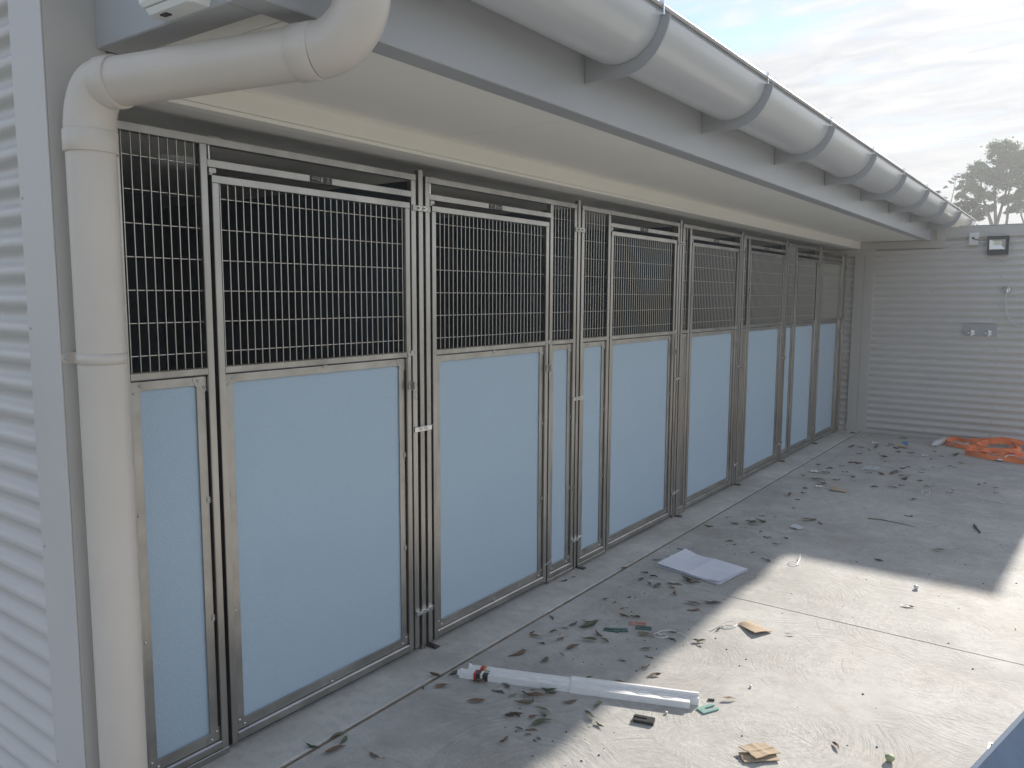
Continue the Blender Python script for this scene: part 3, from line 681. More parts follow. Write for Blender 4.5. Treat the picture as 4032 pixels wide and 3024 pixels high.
b = MB(); b.tube([(1.233, WY - .064, 2.172), (1.242, WY - .074, 2.166), (1.262, WY - .070, 2.155), (1.30, WY - .060, 2.149), (1.335, WY - .056, 2.148), (1.365, WY - .055, 2.149)], .0042, 8); b.build("cable", MAT["black_plastic"], jb)
wp = empty("tap_plate", (1.351, WY - .02, 1.206), "square edged metal plate with two chrome taps on the end wall", "tap set")
b = MB(); b.box(1.202, 1.502, WY - .018, WY - .0115, 1.142, 1.272, .001); b.build("plate", MAT["painted_fascia"], wp)
def tap(x, z, parent):
    t = empty("tap", (x, WY - .0185, z)); t.parent = parent; t.location = Vector((x, WY - .0185, z)) - org(parent)
    return t
for x, z in ((1.274, 1.178), (1.430, 1.180)):
    b = MB(); y0 = WY - .0185; R_ = []
    for d, r in ((0, .033), (.004, .032), (.010, .022), (.016, .012), (.035, .011), (.038, .017), (.050, .016), (.053, .008)):
        R_.append([(x + r * math.cos(a), y0 - d, z + r * math.sin(a)) for a in [2 * math.pi * i / 20 for i in range(20)]])
    b.ring_sweep(R_)
    for k in range(4):
        a = math.pi / 2 * k + .1; c = Vector((math.cos(a), 0, math.sin(a))); b.tube([Vector((x, y0 - .043, z)) + c * .010, Vector((x, y0 - .043, z)) + c * .034], [.0065, .0085], 8)
    b.build("tap", MAT["chrome"], wp)
sh_ = empty("shower_outlet", (1.566, WY - .02, 1.63), "chrome wall outlet with a thin hose hanging in a loop", "tap")
b = MB(); b.box(1.533, 1.607, WY - .0175, WY - .0115, 1.598, 1.668, .001); b.build("backplate", MAT["clear_film"], sh_)
b = MB(); R_ = []
for d, r in ((0, .034), (.004, .034), (.014, .024), (.022, .013), (.040, .012), (.044, .0)):
    R_.append([(1.567 + max(r, .001) * math.cos(a), WY - .018 - d, 1.632 + max(r, .001) * math.sin(a)) for a in [2 * math.pi * i / 20 for i in range(20)]])
b.ring_sweep(R_); b.tube([(1.567, WY - .048, 1.632), (1.570, WY - .055, 1.622), (1.566, WY - .052, 1.600)], .010, 10); b.build("outlet", MAT["chrome"], sh_)
hp = [(1.566, WY - .050, 1.606), (1.562, WY - .048, 1.57), (1.561, WY - .046, 1.53), (1.563, WY - .045, 1.48), (1.570, WY - .044, 1.43), (1.583, WY - .044, 1.38), (1.604, WY - .044, 1.335), (1.634, WY - .045, 1.296), (1.670, WY - .045, 1.272), (1.706, WY - .045, 1.260), (1.75, WY - .045, 1.262), (1.79, WY - .044, 1.285), (1.815, WY - .043, 1.33), (1.825, WY - .043, 1.40), (1.826, WY - .043, 1.46)]
b = MB(); b.tube(hp, .0058, 8); b.build("hose", MAT["grey_plastic"], sh_)

# white fitting on the near end beam
wf = empty("wall_fitting", (.60, 1.02, 2.19), "white plastic light fitting on the near eave beam above the pipe", "light fitting")
b = MB()
def loop(x0, x1, y0, y1, z, c): return [(x0 + c, y0, z), (x1 - c, y0, z), (x1, y0 + c, z), (x1, y1, z), (x0, y1, z), (x0, y0 + c, z)]
b.ring_sweep([loop(.515, .700, .992, 1.0495, 2.178, .012), loop(.511, .704, .986, 1.0495, 2.186, .012), loop(.509, .706, .984, 1.0495, 2.30, .012)], smooth=False)
b.ring_sweep([loop(.526, .690, 1.002, 1.0495, 2.163, .010), loop(.519, .697, .996, 1.0495, 2.176, .010)], smooth=False)
b.build("housing", MAT["white_plastic"], wf)
b = MB(); b.box(.56, .585, 1.012, 1.026, 2.160, 2.1628); b.build("screw_recess", MAT["black_plastic"], wf)

# ------------------------------------------------------------------ blue steel box and post at the near right
bb = empty("blue_steel_tray", (2.5, 1.2, 0), "blue painted steel tray with scuffed rim at the bottom right corner", "steel tray")
mat("blue_paint", (.028, .075, .16), .75, 0.0, .12, 4.0, .1, 25, spec=.2)
mat("blue_rim", (.085, .13, .20), .75, 0.0, .18, 9.0, .1, 60, spec=.2)
mat("rust", (.10, .055, .035), .8, 0, .3, 60)
mat("pale_print", (.22, .24, .26), .8, spec=.2)
p0 = Vector((2.124, 1.23, 0)); dv = Vector((.056, .252, 0)).normalized(); nv = Vector((dv.y, -dv.x, 0))
def BP(a, c, z): q = p0 + dv * a + nv * c; return (q.x, q.y, z)
A0_, A1_, CW = -.9, .80, .62
sec = [(-.004, .790), (-.002, .802), (.006, .802), (.042, .764), (.170, .500), (CW - .170, .500), (CW - .042, .764), (CW - .006, .802), (CW + .002, .802), (CW + .004, .790)]
b = MB()
def bstrip(m, pts, a0, a1, dz=0.0, n=6): m.add([BP(a0 + (a1 - a0) * i / n, c, z + dz) for i in range(n + 1) for c, z in pts], [(i * len(pts) + k, i * len(pts) + k + 1, (i + 1) * len(pts) + k + 1, (i + 1) * len(pts) + k) for i in range(n) for k in range(len(pts) - 1)])
bstrip(b, sec[0:4], A0_, A1_); b.build("rim", MAT["blue_rim"], bb)
b = MB(); bstrip(b, sec[6:], A0_, A1_); b.build("rim", MAT["blue_rim"], bb)
b = MB(); bstrip(b, sec[3:7], A0_ + .13, A1_ - .13)
for s_, a_ in ((1, A1_), (-1, A0_)):   # sloped end walls
    b.add([BP(a_ - s_ * .13, .170, .5), BP(a_ - s_ * .13, CW - .170, .5), BP(a_, CW - .042, .764), BP(a_, .042, .764)], [(0, 1, 2, 3)])
    b.add([BP(a_ - s_ * .13, .042, .764), BP(a_ - s_ * .13, .170, .5), BP(a_, .042, .764)], [(0, 1, 2)]); b.add([BP(a_ - s_ * .13, CW - .042, .764), BP(a_ - s_ * .13, CW - .170, .5), BP(a_, CW - .042, .764)], [(0, 1, 2)])
b.build("tray", MAT["blue_paint"], bb, fix=False)
b = MB(); b.add([BP(A1_, 0, .802), BP(A1_ + .010, 0, .79), BP(A1_ + .010, CW, .79), BP(A1_, CW, .802), BP(A1_, .042, .764), BP(A1_, CW - .042, .764)], [(0, 1, 2, 3), (0, 3, 5, 4)]); b.build("rim", MAT["blue_rim"], bb, fix=False)
b = MB()
for a in (-.7, .6):
    for c in (.20, CW - .20): b.tube([BP(a, c, .0008), BP(a, c, .505)], .016, 8)
b.build("leg_frame", MAT["blue_paint"], bb)
b = MB()
for k in range(4): 
    a = .03 + .030 * k; q0 = sec[2]; q1 = sec[3]
    pts = [(q0[0] + (q1[0] - q0[0]) * t + .0006, q0[1] + (q1[1] - q0[1]) * t + .0006) for t in (.45, .98)]
    bstrip(b, pts, a, a + .013, 0, 1)
b.build("printed_bars", MAT["pale_print"], bb, fix=False)
b = MB(); b.tube([BP(.13, .075, .700), BP(.16, .066, .716), BP(.20, .060, .728)], [.002, .005, .002], 6); b.build("rust_scar", MAT["rust"], bb)
po = MB()
for (x0, x1, y0, y1) in ((2.118, 2.158, 2.46, 2.465), (2.118, 2.158, 2.495, 2.50), (2.118, 2.123, 2.4652, 2.4948), (2.153, 2.158, 2.4652, 2.4948)): po.box(x0, x1, y0, y1, .0005, .30)
tag(po.build("tube_offcut", MAT["painted_fascia"], None, at=(2.138, 2.48, 0)), "pale hollow square tube standing behind the blue steel box", "tube")

# ------------------------------------------------------------------ trees beyond the end wall
def leafmat(name, c):
    m = bpy.data.materials.new(name); m.use_nodes = True; t = m.node_tree; n = t.nodes; l = t.links; p = n["Principled BSDF"]; p.inputs['Roughness'].default_value = .55
    oi = n.new("ShaderNodeTexCoord"); nz = n.new("ShaderNodeTexNoise"); nz.inputs['Scale'].default_value = 1.3; nz.inputs['Detail'].default_value = 3; l.new(oi.outputs['Object'], nz.inputs['Vector'])
    mi = n.new("ShaderNodeMix"); mi.data_type = 'RGBA'; mi.inputs[6].default_value = (*[x * .7 for x in c], 1); mi.inputs[7].default_value = (*[x * 1.4 for x in c], 1); l.new(nz.outputs[0], mi.inputs[0]); l.new(mi.outputs[2], p.inputs['Base Color'])
    tr = n.new("ShaderNodeBsdfTranslucent"); tr.inputs[0].default_value = (*[x * 1.3 for x in c], 1); ms = n.new("ShaderNodeMixShader"); ms.inputs[0].default_value = .3
    l.new(p.outputs[0], ms.inputs[1]); l.new(tr.outputs[0], ms.inputs[2]); l.new(ms.outputs[0], n["Material Output"].inputs[0]); MAT[name] = m
leafmat("gum_leaves", (.04, .13, .035)); leafmat("dark_leaves", (.035, .055, .035)); leafmat("pale_leaves", (.10, .10, .075))
def tree(name, label, D, blobs, stems, lmat, dens, size, seed, group=None, root=None, droop=.55):
    rng = random.Random(seed); x0 = root if root is not None else stems[0][0][0][0]
    t = empty(name, (x0, D, -.12), label, "tree", group)
    tr = MB()
    for path, r0, r1 in stems:
        n = len(path); tr.tube([(p[0], D + (p[2] if len(p) > 2 else 0), p[1]) for p in path], [r0 + (r1 - r0) * i / (n - 1) for i in range(n)], 7)
    tips = []
    cr = MB(); fs = []; vs = []
    for (bx, bz, br) in blobs:
        # twigs fan out from the middle of each clump, leaves hang round their ends
        n_t = max(6, int(20 * br / .6)); by = D + rng.uniform(-1, 1) * br * 1.2
        c = Vector((bx, by, bz - br * .5))
        for k in range(n_t):
            u = rng.uniform(0, 2 * math.pi); v = rng.uniform(-.45, 1.0); rr = br * rng.uniform(.55, 1.0)
            e = Vector((bx, by, bz)) + Vector((math.cos(u) * math.sqrt(max(0, 1 - v * v)), math.sin(u) * math.sqrt(max(0, 1 - v * v)), v * .9)) * rr
            tr.tube([c, (c + e) / 2 + Vector((rng.uniform(-.06, .06), 0, .08 * br)), e], [.022, .014, .006], 4, False)
            nl = int(dens * rng.uniform(.5, 1.4))
            cr_ = br * rng.uniform(.14, .30)
            for q in range(nl):
                g3 = Vector((rng.gauss(0, 1), rng.gauss(0, 1), rng.gauss(0, .8))) * cr_ * .75
                p = e + g3; L_ = size * rng.uniform(.7, 1.4); W_ = L_ * rng.uniform(.16, .26)
                d = Vector((rng.gauss(0, .6), rng.gauss(0, .6), -rng.uniform(.2, 1.6) * droop)).normalized(); s = d.cross(Vector((rng.gauss(0, 1), rng.gauss(0, 1), rng.gauss(0, 1)))).normalized() * W_
                i = len(vs); vs += [p, p + d * L_ * .5 + s, p + d * L_, p + d * L_ * .5 - s]; fs.append((i, i + 1, i + 2, i + 3))
    tr.build("trunk", MAT["bark"], t)
    cr.add(vs, fs); cr.build("crown", MAT[lmat], t, fix=False)
    return t
TB = [(-2.86, 10.75, 0.9), (-2.21, 10.22, 0.73), (-2.67, 9.95, 0.73), (-3.99, 9.83, 0.62), (-3.53, 9.23, 0.73), (-3.04, 9.19, 0.65), (-4.68, 9.24, 0.42), (-4.35, 8.57, 0.52), (-2.19, 8.8, 0.81), (-1.89, 9.4, 0.65), (-1.61, 10.32, 0.65), (-4.73, 7.7, 0.49), (-3.75, 8.12, 0.62), (-2.53, 7.72, 0.5), (-1.64, 7.9, 0.55), (-3.27, 7.35, 0.3), (-4.15, 7.66, 0.42), (-3.65, 7.2, .45), (-4.75, 7.25, .38), (-5.0, 8.2, .30), (-4.1, 6.75, .42), (-2.1, 7.1, .35), (-4.6, 6.6, .3), (-5.1, 8.8, .2)]
tree("gum_tree", "tall spreading gum tree behind the end wall with drooping grey green crown", 60, TB,
     [([(-2.95, -.12), (-2.93, 3), (-2.93, 6.3), (-3.04, 7.59), (-3.15, 9.19), (-3.0, 10.3)], .15, .04), ([(-2.93, 5.6), (-3.39, 6.97), (-3.72, 7.9), (-3.95, 9.2)], .12, .04), ([(-2.93, 5.9), (-2.7, 7.1), (-2.5, 8.2), (-2.3, 9.6)], .11, .04), ([(-2.93, 4.8), (-2.33, 6.27), (-2.30, 6.91), (-2.33, 8.18), (-2.1, 9.6)], .10, .035), ([(-3.4, 7.0), (-4.1, 7.9), (-4.5, 8.9)], .06, .03)],
     "gum_leaves", 52, .19, 11)
tree("gum_tree", "gum tree at the right frame edge, two trunks above the wall capping", 58,
     [(-0.84, 9.78, 0.9), (-0.88, 8.39, 0.95), (-0.0, 8.94, 0.98), (-0.75, 7.0, 0.5), (-1.45, 7.25, .42), (.9, 9.3, 1.1), (.7, 7.8, .9), (1.7, 8.6, 1.0)],
     [([(-1.0, -.12), (-1.05, 3), (-1.15, 5.8), (-1.0, 7.0), (-.8, 9.2)], .2, .05), ([(-1.05, 4.2), (-.6, 6.2), (.1, 7.6), (.8, 9.0)], .14, .05), ([(-1.1, 5.6), (-1.45, 6.6), (-1.5, 7.4)], .06, .03)],
     "gum_leaves", 52, .19, 12)
tree("sapling", "thin wispy sapling left of the big gum tree with sparse pale leaves", 62,
     [(-5.9, 9.35, 0.19), (-5.65, 9.6, 0.19), (-5.45, 9.72, 0.22), (-6.15, 9.05, 0.14), (-5.25, 9.3, 0.16), (-6.7, 8.6, .10), (-6.5, 8.2, .10)],
     [([(-5.9, -.12), (-5.95, 4), (-5.95, 7.2), (-5.75, 8.4), (-5.6, 9.5)], .07, .012), ([(-5.95, 6.8), (-6.3, 7.8), (-6.65, 8.5)], .03, .01), ([(-5.93, 7.3), (-5.4, 8.3), (-5.2, 9.2)], .03, .01)],
     "pale_leaves", 9, .12, 13)
tree("bushy_tree", "low dense dark tree just above the gutter end", 45,
     [(-2.78, 5.96, 0.40), (-3.07, 5.75, 0.37), (-2.41, 5.60, 0.30), (-3.31, 6.05, 0.22), (-2.62, 6.2, 0.22), (-2.95, 5.2, .5), (-3.5, 5.5, .3)],
     [([(-2.9, -.12), (-2.9, 2.5), (-2.85, 5.6)], .12, .05)], "dark_leaves", 48, .12, 14)
tree("bushy_tree", "small dark tree showing in tips over the far gutter lip", 46,
     [(-4.40, 6.90, 0.10), (-4.12, 6.58, 0.13), (-3.92, 6.36, 0.16), (-3.85, 6.0, 0.22), (-4.3, 6.2, .25)],
     [([(-4.1, -.12), (-4.1, 3), (-4.15, 6.4)], .08, .02)], "dark_leaves", 30, .11, 15)

# ------------------------------------------------------------------ things lying in the yard
def local(name, mb, m, loc, rz=0, label=None, cat=None, group=None, fix=True):
    o = bpy.data.objects.new(name, mb.mesh(name, MAT[m], (0, 0, 0), fix)); COL.objects.link(o); o.location = loc; o.rotation_euler = (0, 0, rz); ORG[o.name] = Vector(loc)
    return tag(o, label, cat, group)
# folded papers
def sheet(corners, z, lift, nx=10, ny=8, seed=1, amp=.004, thick=.0012, crease=True):
    rng = random.Random(seed); c = [Vector((*p, 0)) for p in corners]; top = []
    ph = [rng.uniform(0, 6) for _ in range(4)]
    for j in range(ny + 1):
        v = j / ny
        for i in range(nx + 1):
            u = i / nx; p = (c[0] * (1 - u) + c[1] * u) * (1 - v) + (c[3] * (1 - u) + c[2] * u) * v
            h = amp * (1 + math.sin(u * 5 + ph[0]) * math.cos(v * 4 + ph[1])) + lift(u, v)
            if crease: h += .003 * (1 - min(1, abs(u - .5) * 14)) + .002 * (1 - min(1, abs(v - .5) * 12))
            top.append((p.x + rng.uniform(-.0015, .0015), p.y + rng.uniform(-.0015, .0015), z + max(h, 0)))
    m = MB(); w_ = nx + 1; n_ = len(top)
    vs = top + [(p[0], p[1], p[2] - thick) for p in top]; fs = []
    for j in range(ny):
        for i in range(nx):
            a = j * w_ + i; fs += [(a, a + 1, a + w_ + 1, a + w_), (n_ + a, n_ + a + w_, n_ + a + w_ + 1, n_ + a + 1)]
    edge = [i for i in range(w_)] + [j * w_ + nx for j in range(1, ny + 1)] + [ny * w_ + i for i in range(nx - 1, -1, -1)] + [j * w_ for j in range(ny - 1, 0, -1)]
    for k in range(len(edge)):
        a, c2 = edge[k], edge[(k + 1) % len(edge)]; fs.append((a, n_ + a, n_ + c2, c2))
    m.add(vs, fs); return m
pp = empty("paper_stack", (.57, 4.17, 0), "folded white sheets of paper lying in the shade beside the joint", "papers")
PC = [(.350, 4.060), (.385, 4.365), (.800, 4.290), (.755, 3.985)]
PC = [(.350, 4.060), (.755, 3.985), (.800, 4.290), (.385, 4.375)]
sheet([(p[0] - .006, p[1] - .004) for p in PC], .0012, lambda u, v: .002, seed=3, amp=.0015).build("sheet", MAT["paper"], pp)
sheet([(p[0] + .003, p[1] + .001) for p in PC], .0055, lambda u, v: .010 * max(0, .25 - u) * 4 * (1 - v), seed=5, amp=.003).build("sheet", MAT["paper"], pp)
sheet(PC, .012, lambda u, v: .022 * max(0, .22 - u) * 4 * v + .008 * max(0, u - .8) * 5 * (1 - v), seed=8, amp=.004).build("sheet", MAT["paper"], pp)
# cardboard pieces
c1 = empty("cardboard_piece", (1.095, 3.53, 0), "torn brown cardboard piece in the sun beside a cable tie", "cardboard")
sheet([(1.019, 3.545), (1.125, 3.465), (1.176, 3.550), (1.052, 3.607)], .004, lambda u, v: .012 * u * (1 - v) + .005 * math.sin(v * 3.1), nx=8, ny=5, seed=21, amp=.002, thick=.003, crease=False).build("card", MAT["cardboard"], c1)
b = MB(); b.box(1.04, 1.075, 3.488, 3.515, .012, .014); 
c2 = empty("cardboard_piece", (1.46, 2.545, 0), "upper folded cardboard square at the bottom of the sunny patch", "cardboard")
sheet([(1.395, 2.520), (1.468, 2.488), (1.521, 2.579), (1.455, 2.606)], .012, lambda u, v: .006 * (1 - v), nx=8, ny=6, seed=22, amp=.0015, thick=.003).build("card", MAT["cardboard"], c2)
c3 = empty("cardboard_piece", (1.47, 2.52, 0), "lower cardboard square half covered by another in the sun", "cardboard")
sheet([(1.400, 2.505), (1.437, 2.462), (1.528, 2.540), (1.50, 2.58)], .0045, lambda u, v: .002, nx=6, ny=4, seed=23, amp=.001, thick=.003).build("card", MAT["cardboard"], c3)
c4 = empty("cardboard_piece", (.73, 6.56, 0), "brown cardboard strip lying in the far shade past the second joint", "cardboard")
sheet([(.690, 6.515), (.800, 6.535), (.797, 6.625), (.662, 6.640)], .004, lambda u, v: .010 * (1 - u), nx=6, ny=4, seed=24, amp=.003, thick=.003, crease=False).build("card", MAT["cardboard"], c4)

# white foam packing strip, about a metre long
fs_ = empty("foam_strip", (.735, 2.56, 0), "long white foam packing strip with a red and black sticker on its left end", "foam strip")
fd = Vector((1.165 - .290, 2.692 - 2.352, 0)); FL = fd.length; fd.normalize(); fn = Vector((-fd.y, fd.x, 0)); f0 = Vector((.290, 2.352, 0))
def FP(a, c, z): q = f0 + fd * a + fn * c; return (q.x, q.y, z)
def fbox(m, a0, a1, c0, c1, z0, z1, jit=0):
    n = max(1, int((a1 - a0) / .04)); rg = random.Random(int(a0 * 1000 + c0 * 999)); R_ = []
    for i in range(n + 1):
        a = a0 + (a1 - a0) * i / n; j = rg.uniform(-jit, jit); k = rg.uniform(-jit, jit)
        R_.append([FP(a, c0 + j, z0), FP(a, c1 + k, z0), FP(a, c1 + k, z1 + j * .6), FP(a, c0 + j, z1 + k * .6)])
    m.ring_sweep(R_, smooth=False)
m = MB(); fbox(m, 0, .455, 0, .034, .001, .026, .0003); m.build("foam_bar", MAT["foam"], fs_)
m = MB(); fbox(m, .457, FL - .02, -.004, .030, .001, .027, .0003); m.build("foam_bar", MAT["foam"], fs_)
m = MB(); fbox(m, .03, .452, .0345, .060, .001, .034, .0003); m.build("foam_flange", MAT["foam"], fs_)
m = MB(); fbox(m, .454, FL + .012, .0305, .058, .001, .030, .0006); fbox(m, .454, FL + .012, .048, .0582, .0302, .042, .0006); m.build("foam_flange", MAT["foam"], fs_)
m = MB()
for a0, a1, ph in ((.09, .44, 0), (.48, FL - .06, 1.2)):
    m.tube([FP(a0 + (a1 - a0) * i / 60, .018 + .007 * math.sin(i * .42 + ph), .0272) for i in range(61)], .0022, 5)
m.build("moulded_wave", MAT["foam"], fs_)
m = MB(); m.tube([FP(-.004, .006, .012), FP(-.002, .008, .026), FP(.012, .012, .032)], .008, 8); m.tube([FP(.028, .050, .02), FP(.034, .05, .040)], .007, 8); m.build("broken_end", MAT["foam"], fs_)
for nm, a0, a1, mt in (("sticker_black", .072, .090, "sticker_black"), ("sticker_white", .090, .100, "sticker_white"), ("sticker_red", .062, .072, "sticker_red"), ("sticker_black", .100, .122, "sticker_black")):
    m = MB(); fbox(m, a0, a1 - .0002, -.0012, .0350, .0015, .0272); m.build("sticker", MAT[mt], fs_)
m = MB(); fbox(m, .080, .097, .0342, .0607, .010, .0350); m.build("sticker", MAT["sticker_red"], fs_)
m = MB(); fbox(m, .0973, .105, .0342, .0607, .010, .0350); m.build("sticker", MAT["sticker_yellow"], fs_)
m = MB(); fbox(m, .1053, .122, .0342, .0607, .010, .0350); m.build("sticker", MAT["sticker_white"], fs_)

# horseshoe packers
def packer(L_=.075, W_=.036, H_=.004, slot=.010, deep=.050, hole=True, rnd=False):
    m = MB(); a = L_ / 2; w = W_ / 2; s = slot / 2
    poly = [(-a, -w), (a - deep, -w)]
    def bx(x0, x1, y0, y1): m.box(x0, x1, y0, y1, 0, H_, 0)
    m.prism([(-a + .003, -w), (a - .006, -w), (a, -w + .006), (a, -s - .001), (a - .001, -s), (a - deep, -s), (a - deep, s), (a - .001, s), (a, s + .001), (a, w - .006), (a - .006, w), (-a + .003, w), (-a, w - .003), (-a, -w + .003)], 2, 0, H_)
    if hole: pass
    return m
def mkpack(name, mtl, x, y, rz, z, label, L_=.075, W_=.036, H_=.004, **k):
    o = local(name, packer(L_, W_, H_, **k), mtl, (x, y, z), math.radians(rz), label, "packer", "loose plastic packers on the concrete")
    h = MB(); h.prism([(-L_ / 2 + .010 + .0025 * math.cos(a), .0025 * math.sin(a)) for a in [2 * math.pi * i / 10 for i in range(10)]], 2, H_ + .0001, H_ + .0003)
    hm = h.mesh("pin_hole", MAT["black_plastic"]); q = bpy.data.objects.new("pin_hole", hm); COL.objects.link(q); q.parent = o
    return o
mkpack("plastic_packer", "packer_green", .567, 3.128, 200, .0005, "dark green packer at the left of the group, half under a leaf")
mkpack("plastic_packer", "packer_green", .598, 3.150, 214, .0008, "dark green packer touching the leftmost one, left of the pink packer")
mkpack("plastic_packer", "packer_pink", .632, 3.268, 28, .0005, "pink packer lying beside three dark green ones", L_=.078, W_=.044)
mkpack("plastic_packer", "packer_green", .676, 3.238, 26, .0005, "dark green packer touching the right side of the pink one")
mkpack("plastic_packer", "packer_light_green", 1.204, 2.722, 62, .0005, "pale green U shaped packer off the right end of the foam strip", L_=.078, W_=.044, slot=.016, deep=.052, H_=.005)
o = mkpack("plastic_packer", "black_plastic", 1.047, 2.500, 196, .0005, "black packer lying alone in the sun in front of the foam strip", L_=.078, W_=.040, H_=.012)
tag(local("packer_scrap", MB().box(-.012, .012, -.005, .005, 0, .006, .001), "black_plastic", (1.188, 2.792, .0005), .5, "small black plastic scrap behind the right end of the foam strip", "plastic scrap"))
# cable ties
def tie(path, label, r=.0021):
    m = MB(); c = Vector(path[0]); m.tube([Vector(p) - Vector((c.x, c.y, 0)) for p in path], r, 6); p = path[-1]
    q = Vector(p) - Vector((c.x, c.y, 0)); m.box(q.x - .005, q.x + .005, q.y - .004, q.y + .004, q.z - .002, q.z + .004, .0006)
    return local("cable_tie", m, "zip_tie", (c.x, c.y, 0), 0, label, "cable tie", "cut white cable ties on the concrete")
def oval(cx_, cy_, rx, ry, a0, a1, n, rot=0, z=.003, dz=0):
    return [(cx_ + math.cos(rot) * rx * math.cos(a) - math.sin(rot) * ry * math.sin(a), cy_ + math.sin(rot) * rx * math.cos(a) + math.cos(rot) * ry * math.sin(a), z + dz * (.5 - .5 * math.cos((a - a0) * 2))) for a in [a0 + (a1 - a0) * i / n for i in range(n + 1)]]
tie([(.880, 3.258, .003), (.86, 3.275, .004), (.82, 3.284, .008), (.785, 3.272, .010), (.762, 3.245, .008), (.748, 3.20, .005), (.765, 3.178, .004), (.795, 3.185, .004), (.812, 3.215, .005), (.79, 3.232, .006), (.768, 3.215, .004)], "white cable tie with a long tail beside the green packers")
tie([(.940, 3.395, .003), (.955, 3.47, .006), (.975, 3.525, .012), (1.000, 3.540, .012), (1.018, 3.525, .006), (1.013, 3.49, .004), (.99, 3.46, .004), (.972, 3.475, .006)], "white cable tie curled against the sunlit cardboard piece")
tie(oval(.975, 4.565, .030, .022, 0, 5.5, 16, .3, .003, .006) + [(.99, 4.60, .006), (.985, 4.66, .012), (.972, 4.70, .02)][::1], "white looped cable tie at the edge of the sun patch")
tie([(.612, 5.265, .003), (.640, 5.215, .008), (.672, 5.170, .010), (.710, 5.155, .006), (.745, 5.175, .004), (.770, 5.200, .003), (.75, 5.215, .004)], "white cable tie lying in the shade beyond the papers")
tie([(1.30, 6.86, .003), (1.285, 6.92, .010), (1.30, 6.98, .016), (1.335, 6.97, .012), (1.345, 6.90, .005), (1.33, 6.84, .003)], "pale cable tie looped over the far saw cut joint")
tie([(1.66, 6.985, .003), (1.72, 6.96, .004), (1.78, 6.935, .005), (1.83, 6.915, .004), (1.845, 6.90, .003)], "straight white cable tie near the orange strap", .003)
tie([(.77, 3.72, .002), (.78, 3.74, .003), (.805, 3.735, .003)], "tiny white tie offcut beyond the sunlit cardboard", .0015)

# twig and marker
m = MB(); m.tube([(0, 0, .003), (.08, .02, .006), (.17, .01, .004), (.25, -.012, .006), (.31, -.030, .003)], [.0035, .004, .003, .0025, .001], 6)
local("twig", m, "twig", (1.108, 5.848, 0), 0, "thin straight grey twig lying across the far shade", "twig")
m = MB(); a_, c_ = Vector((1.734, 6.09, .009)), Vector((1.787, 5.925, .007)); d_ = c_ - a_
m.tube([Vector((0, 0, .009)), Vector((0, 0, .009)) + d_ * .33], .0085, 10); m.tube([Vector((0, 0, .009)) + d_ * .331, Vector((0, 0, .009)) + d_ * .93, Vector((0, 0, .009)) + d_], [.006, .006, .002], 10)
local("marker_pen", m, "black_plastic", (1.734, 6.09, 0), 0, "black marker pen lying in the shade to the right", "pen")

# orange ratchet strap heap
st = empty("ratchet_strap", (1.62, 9.1, 0), "heap of loose orange ratchet strap in front of the end wall", "strap")
def ribbon(path, w_, tw, n=90, th=.0018):
    """flat webbing swept along a smooth path; tw(t) is the roll angle (0 = lying flat)"""
    P_ = [Vector(p) for p in path]; k = len(P_) - 1; R_ = []
    def cr(t):
        x = t * k; i = min(int(x), k - 1); u = x - i; p0_, p1_, p2_, p3_ = P_[max(i - 1, 0)], P_[i], P_[i + 1], P_[min(i + 2, k)]
        return .5 * ((2 * p1_) + (p2_ - p0_) * u + (2 * p0_ - 5 * p1_ + 4 * p2_ - p3_) * u * u + (-p0_ + 3 * p1_ - 3 * p2_ + p3_) * u ** 3)
    for i in range(n + 1):
        t = i / n; c = cr(t); d = (cr(min(1, t + .005)) - cr(max(0, t - .005))).normalized()
        s = Vector((-d.y, d.x, 0)).normalized(); u_ = Vector((0, 0, 1)); a = tw(t); wv = s * math.cos(a) + u_ * math.sin(a); nn = d.cross(wv).normalized()
        lo_ = -abs(math.sin(a)) * w_ / 2; c = c.copy(); c.z = max(c.z, -lo_ + .002)
        R_.append([c - wv * w_ / 2 - nn * th, c + wv * w_ / 2 - nn * th, c + wv * w_ / 2 + nn * th, c - wv * w_ / 2 + nn * th])
    m = MB(); m.ring_sweep(R_, True, True, False); return m
H = math.pi / 2
def web(path, tw, w_=.050, n=90): ribbon(path, w_, tw, n).build("webbing", MAT["strap_orange"], st)
web([(1.115, 9.42, .03), (1.17, 9.30, .03), (1.26, 9.22, .03), (1.36, 9.18, .03), (1.44, 9.24, .035), (1.46, 9.40, .04), (1.50, 9.55, .05), (1.58, 9.60, .07), (1.66, 9.58, .08), (1.74, 9.50, .06), (1.78, 9.35, .045), (1.72, 9.20, .035), (1.60, 9.14, .03), (1.49, 9.18, .03), (1.44, 9.30, .045), (1.50, 9.42, .06), (1.62, 9.44, .07)], lambda t: H * (.72 + .28 * math.sin(t * 19)), n=150)
web([(1.115, 9.42, .03), (1.15, 9.50, .035), (1.22, 9.52, .05), (1.29, 9.46, .05), (1.36, 9.40, .05), (1.44, 9.36, .045), (1.52, 9.38, .05)], lambda t: H * (.8 - .2 * math.sin(t * 9)))
web([(1.33, 9.58, .035), (1.42, 9.60, .04), (1.54, 9.56, .075), (1.68, 9.62, .085), (1.80, 9.60, .06), (1.93, 9.56, .04), (1.99, 9.44, .035), (1.93, 9.32, .03), (1.82, 9.34, .035), (1.76, 9.44, .06), (1.66, 9.40, .09), (1.55, 9.36, .08)], lambda t: H * (.6 + .4 * math.cos(t * 13)), n=140)
web([(1.40, 9.00, .03), (1.44, 9.08, .04), (1.52, 9.04, .055), (1.62, 8.98, .05), (1.72, 9.04, .05), (1.80, 9.12, .055), (1.78, 9.26, .07), (1.70, 9.22, .06)], lambda t: H * (.5 + .4 * math.sin(t * 11 + 1)))
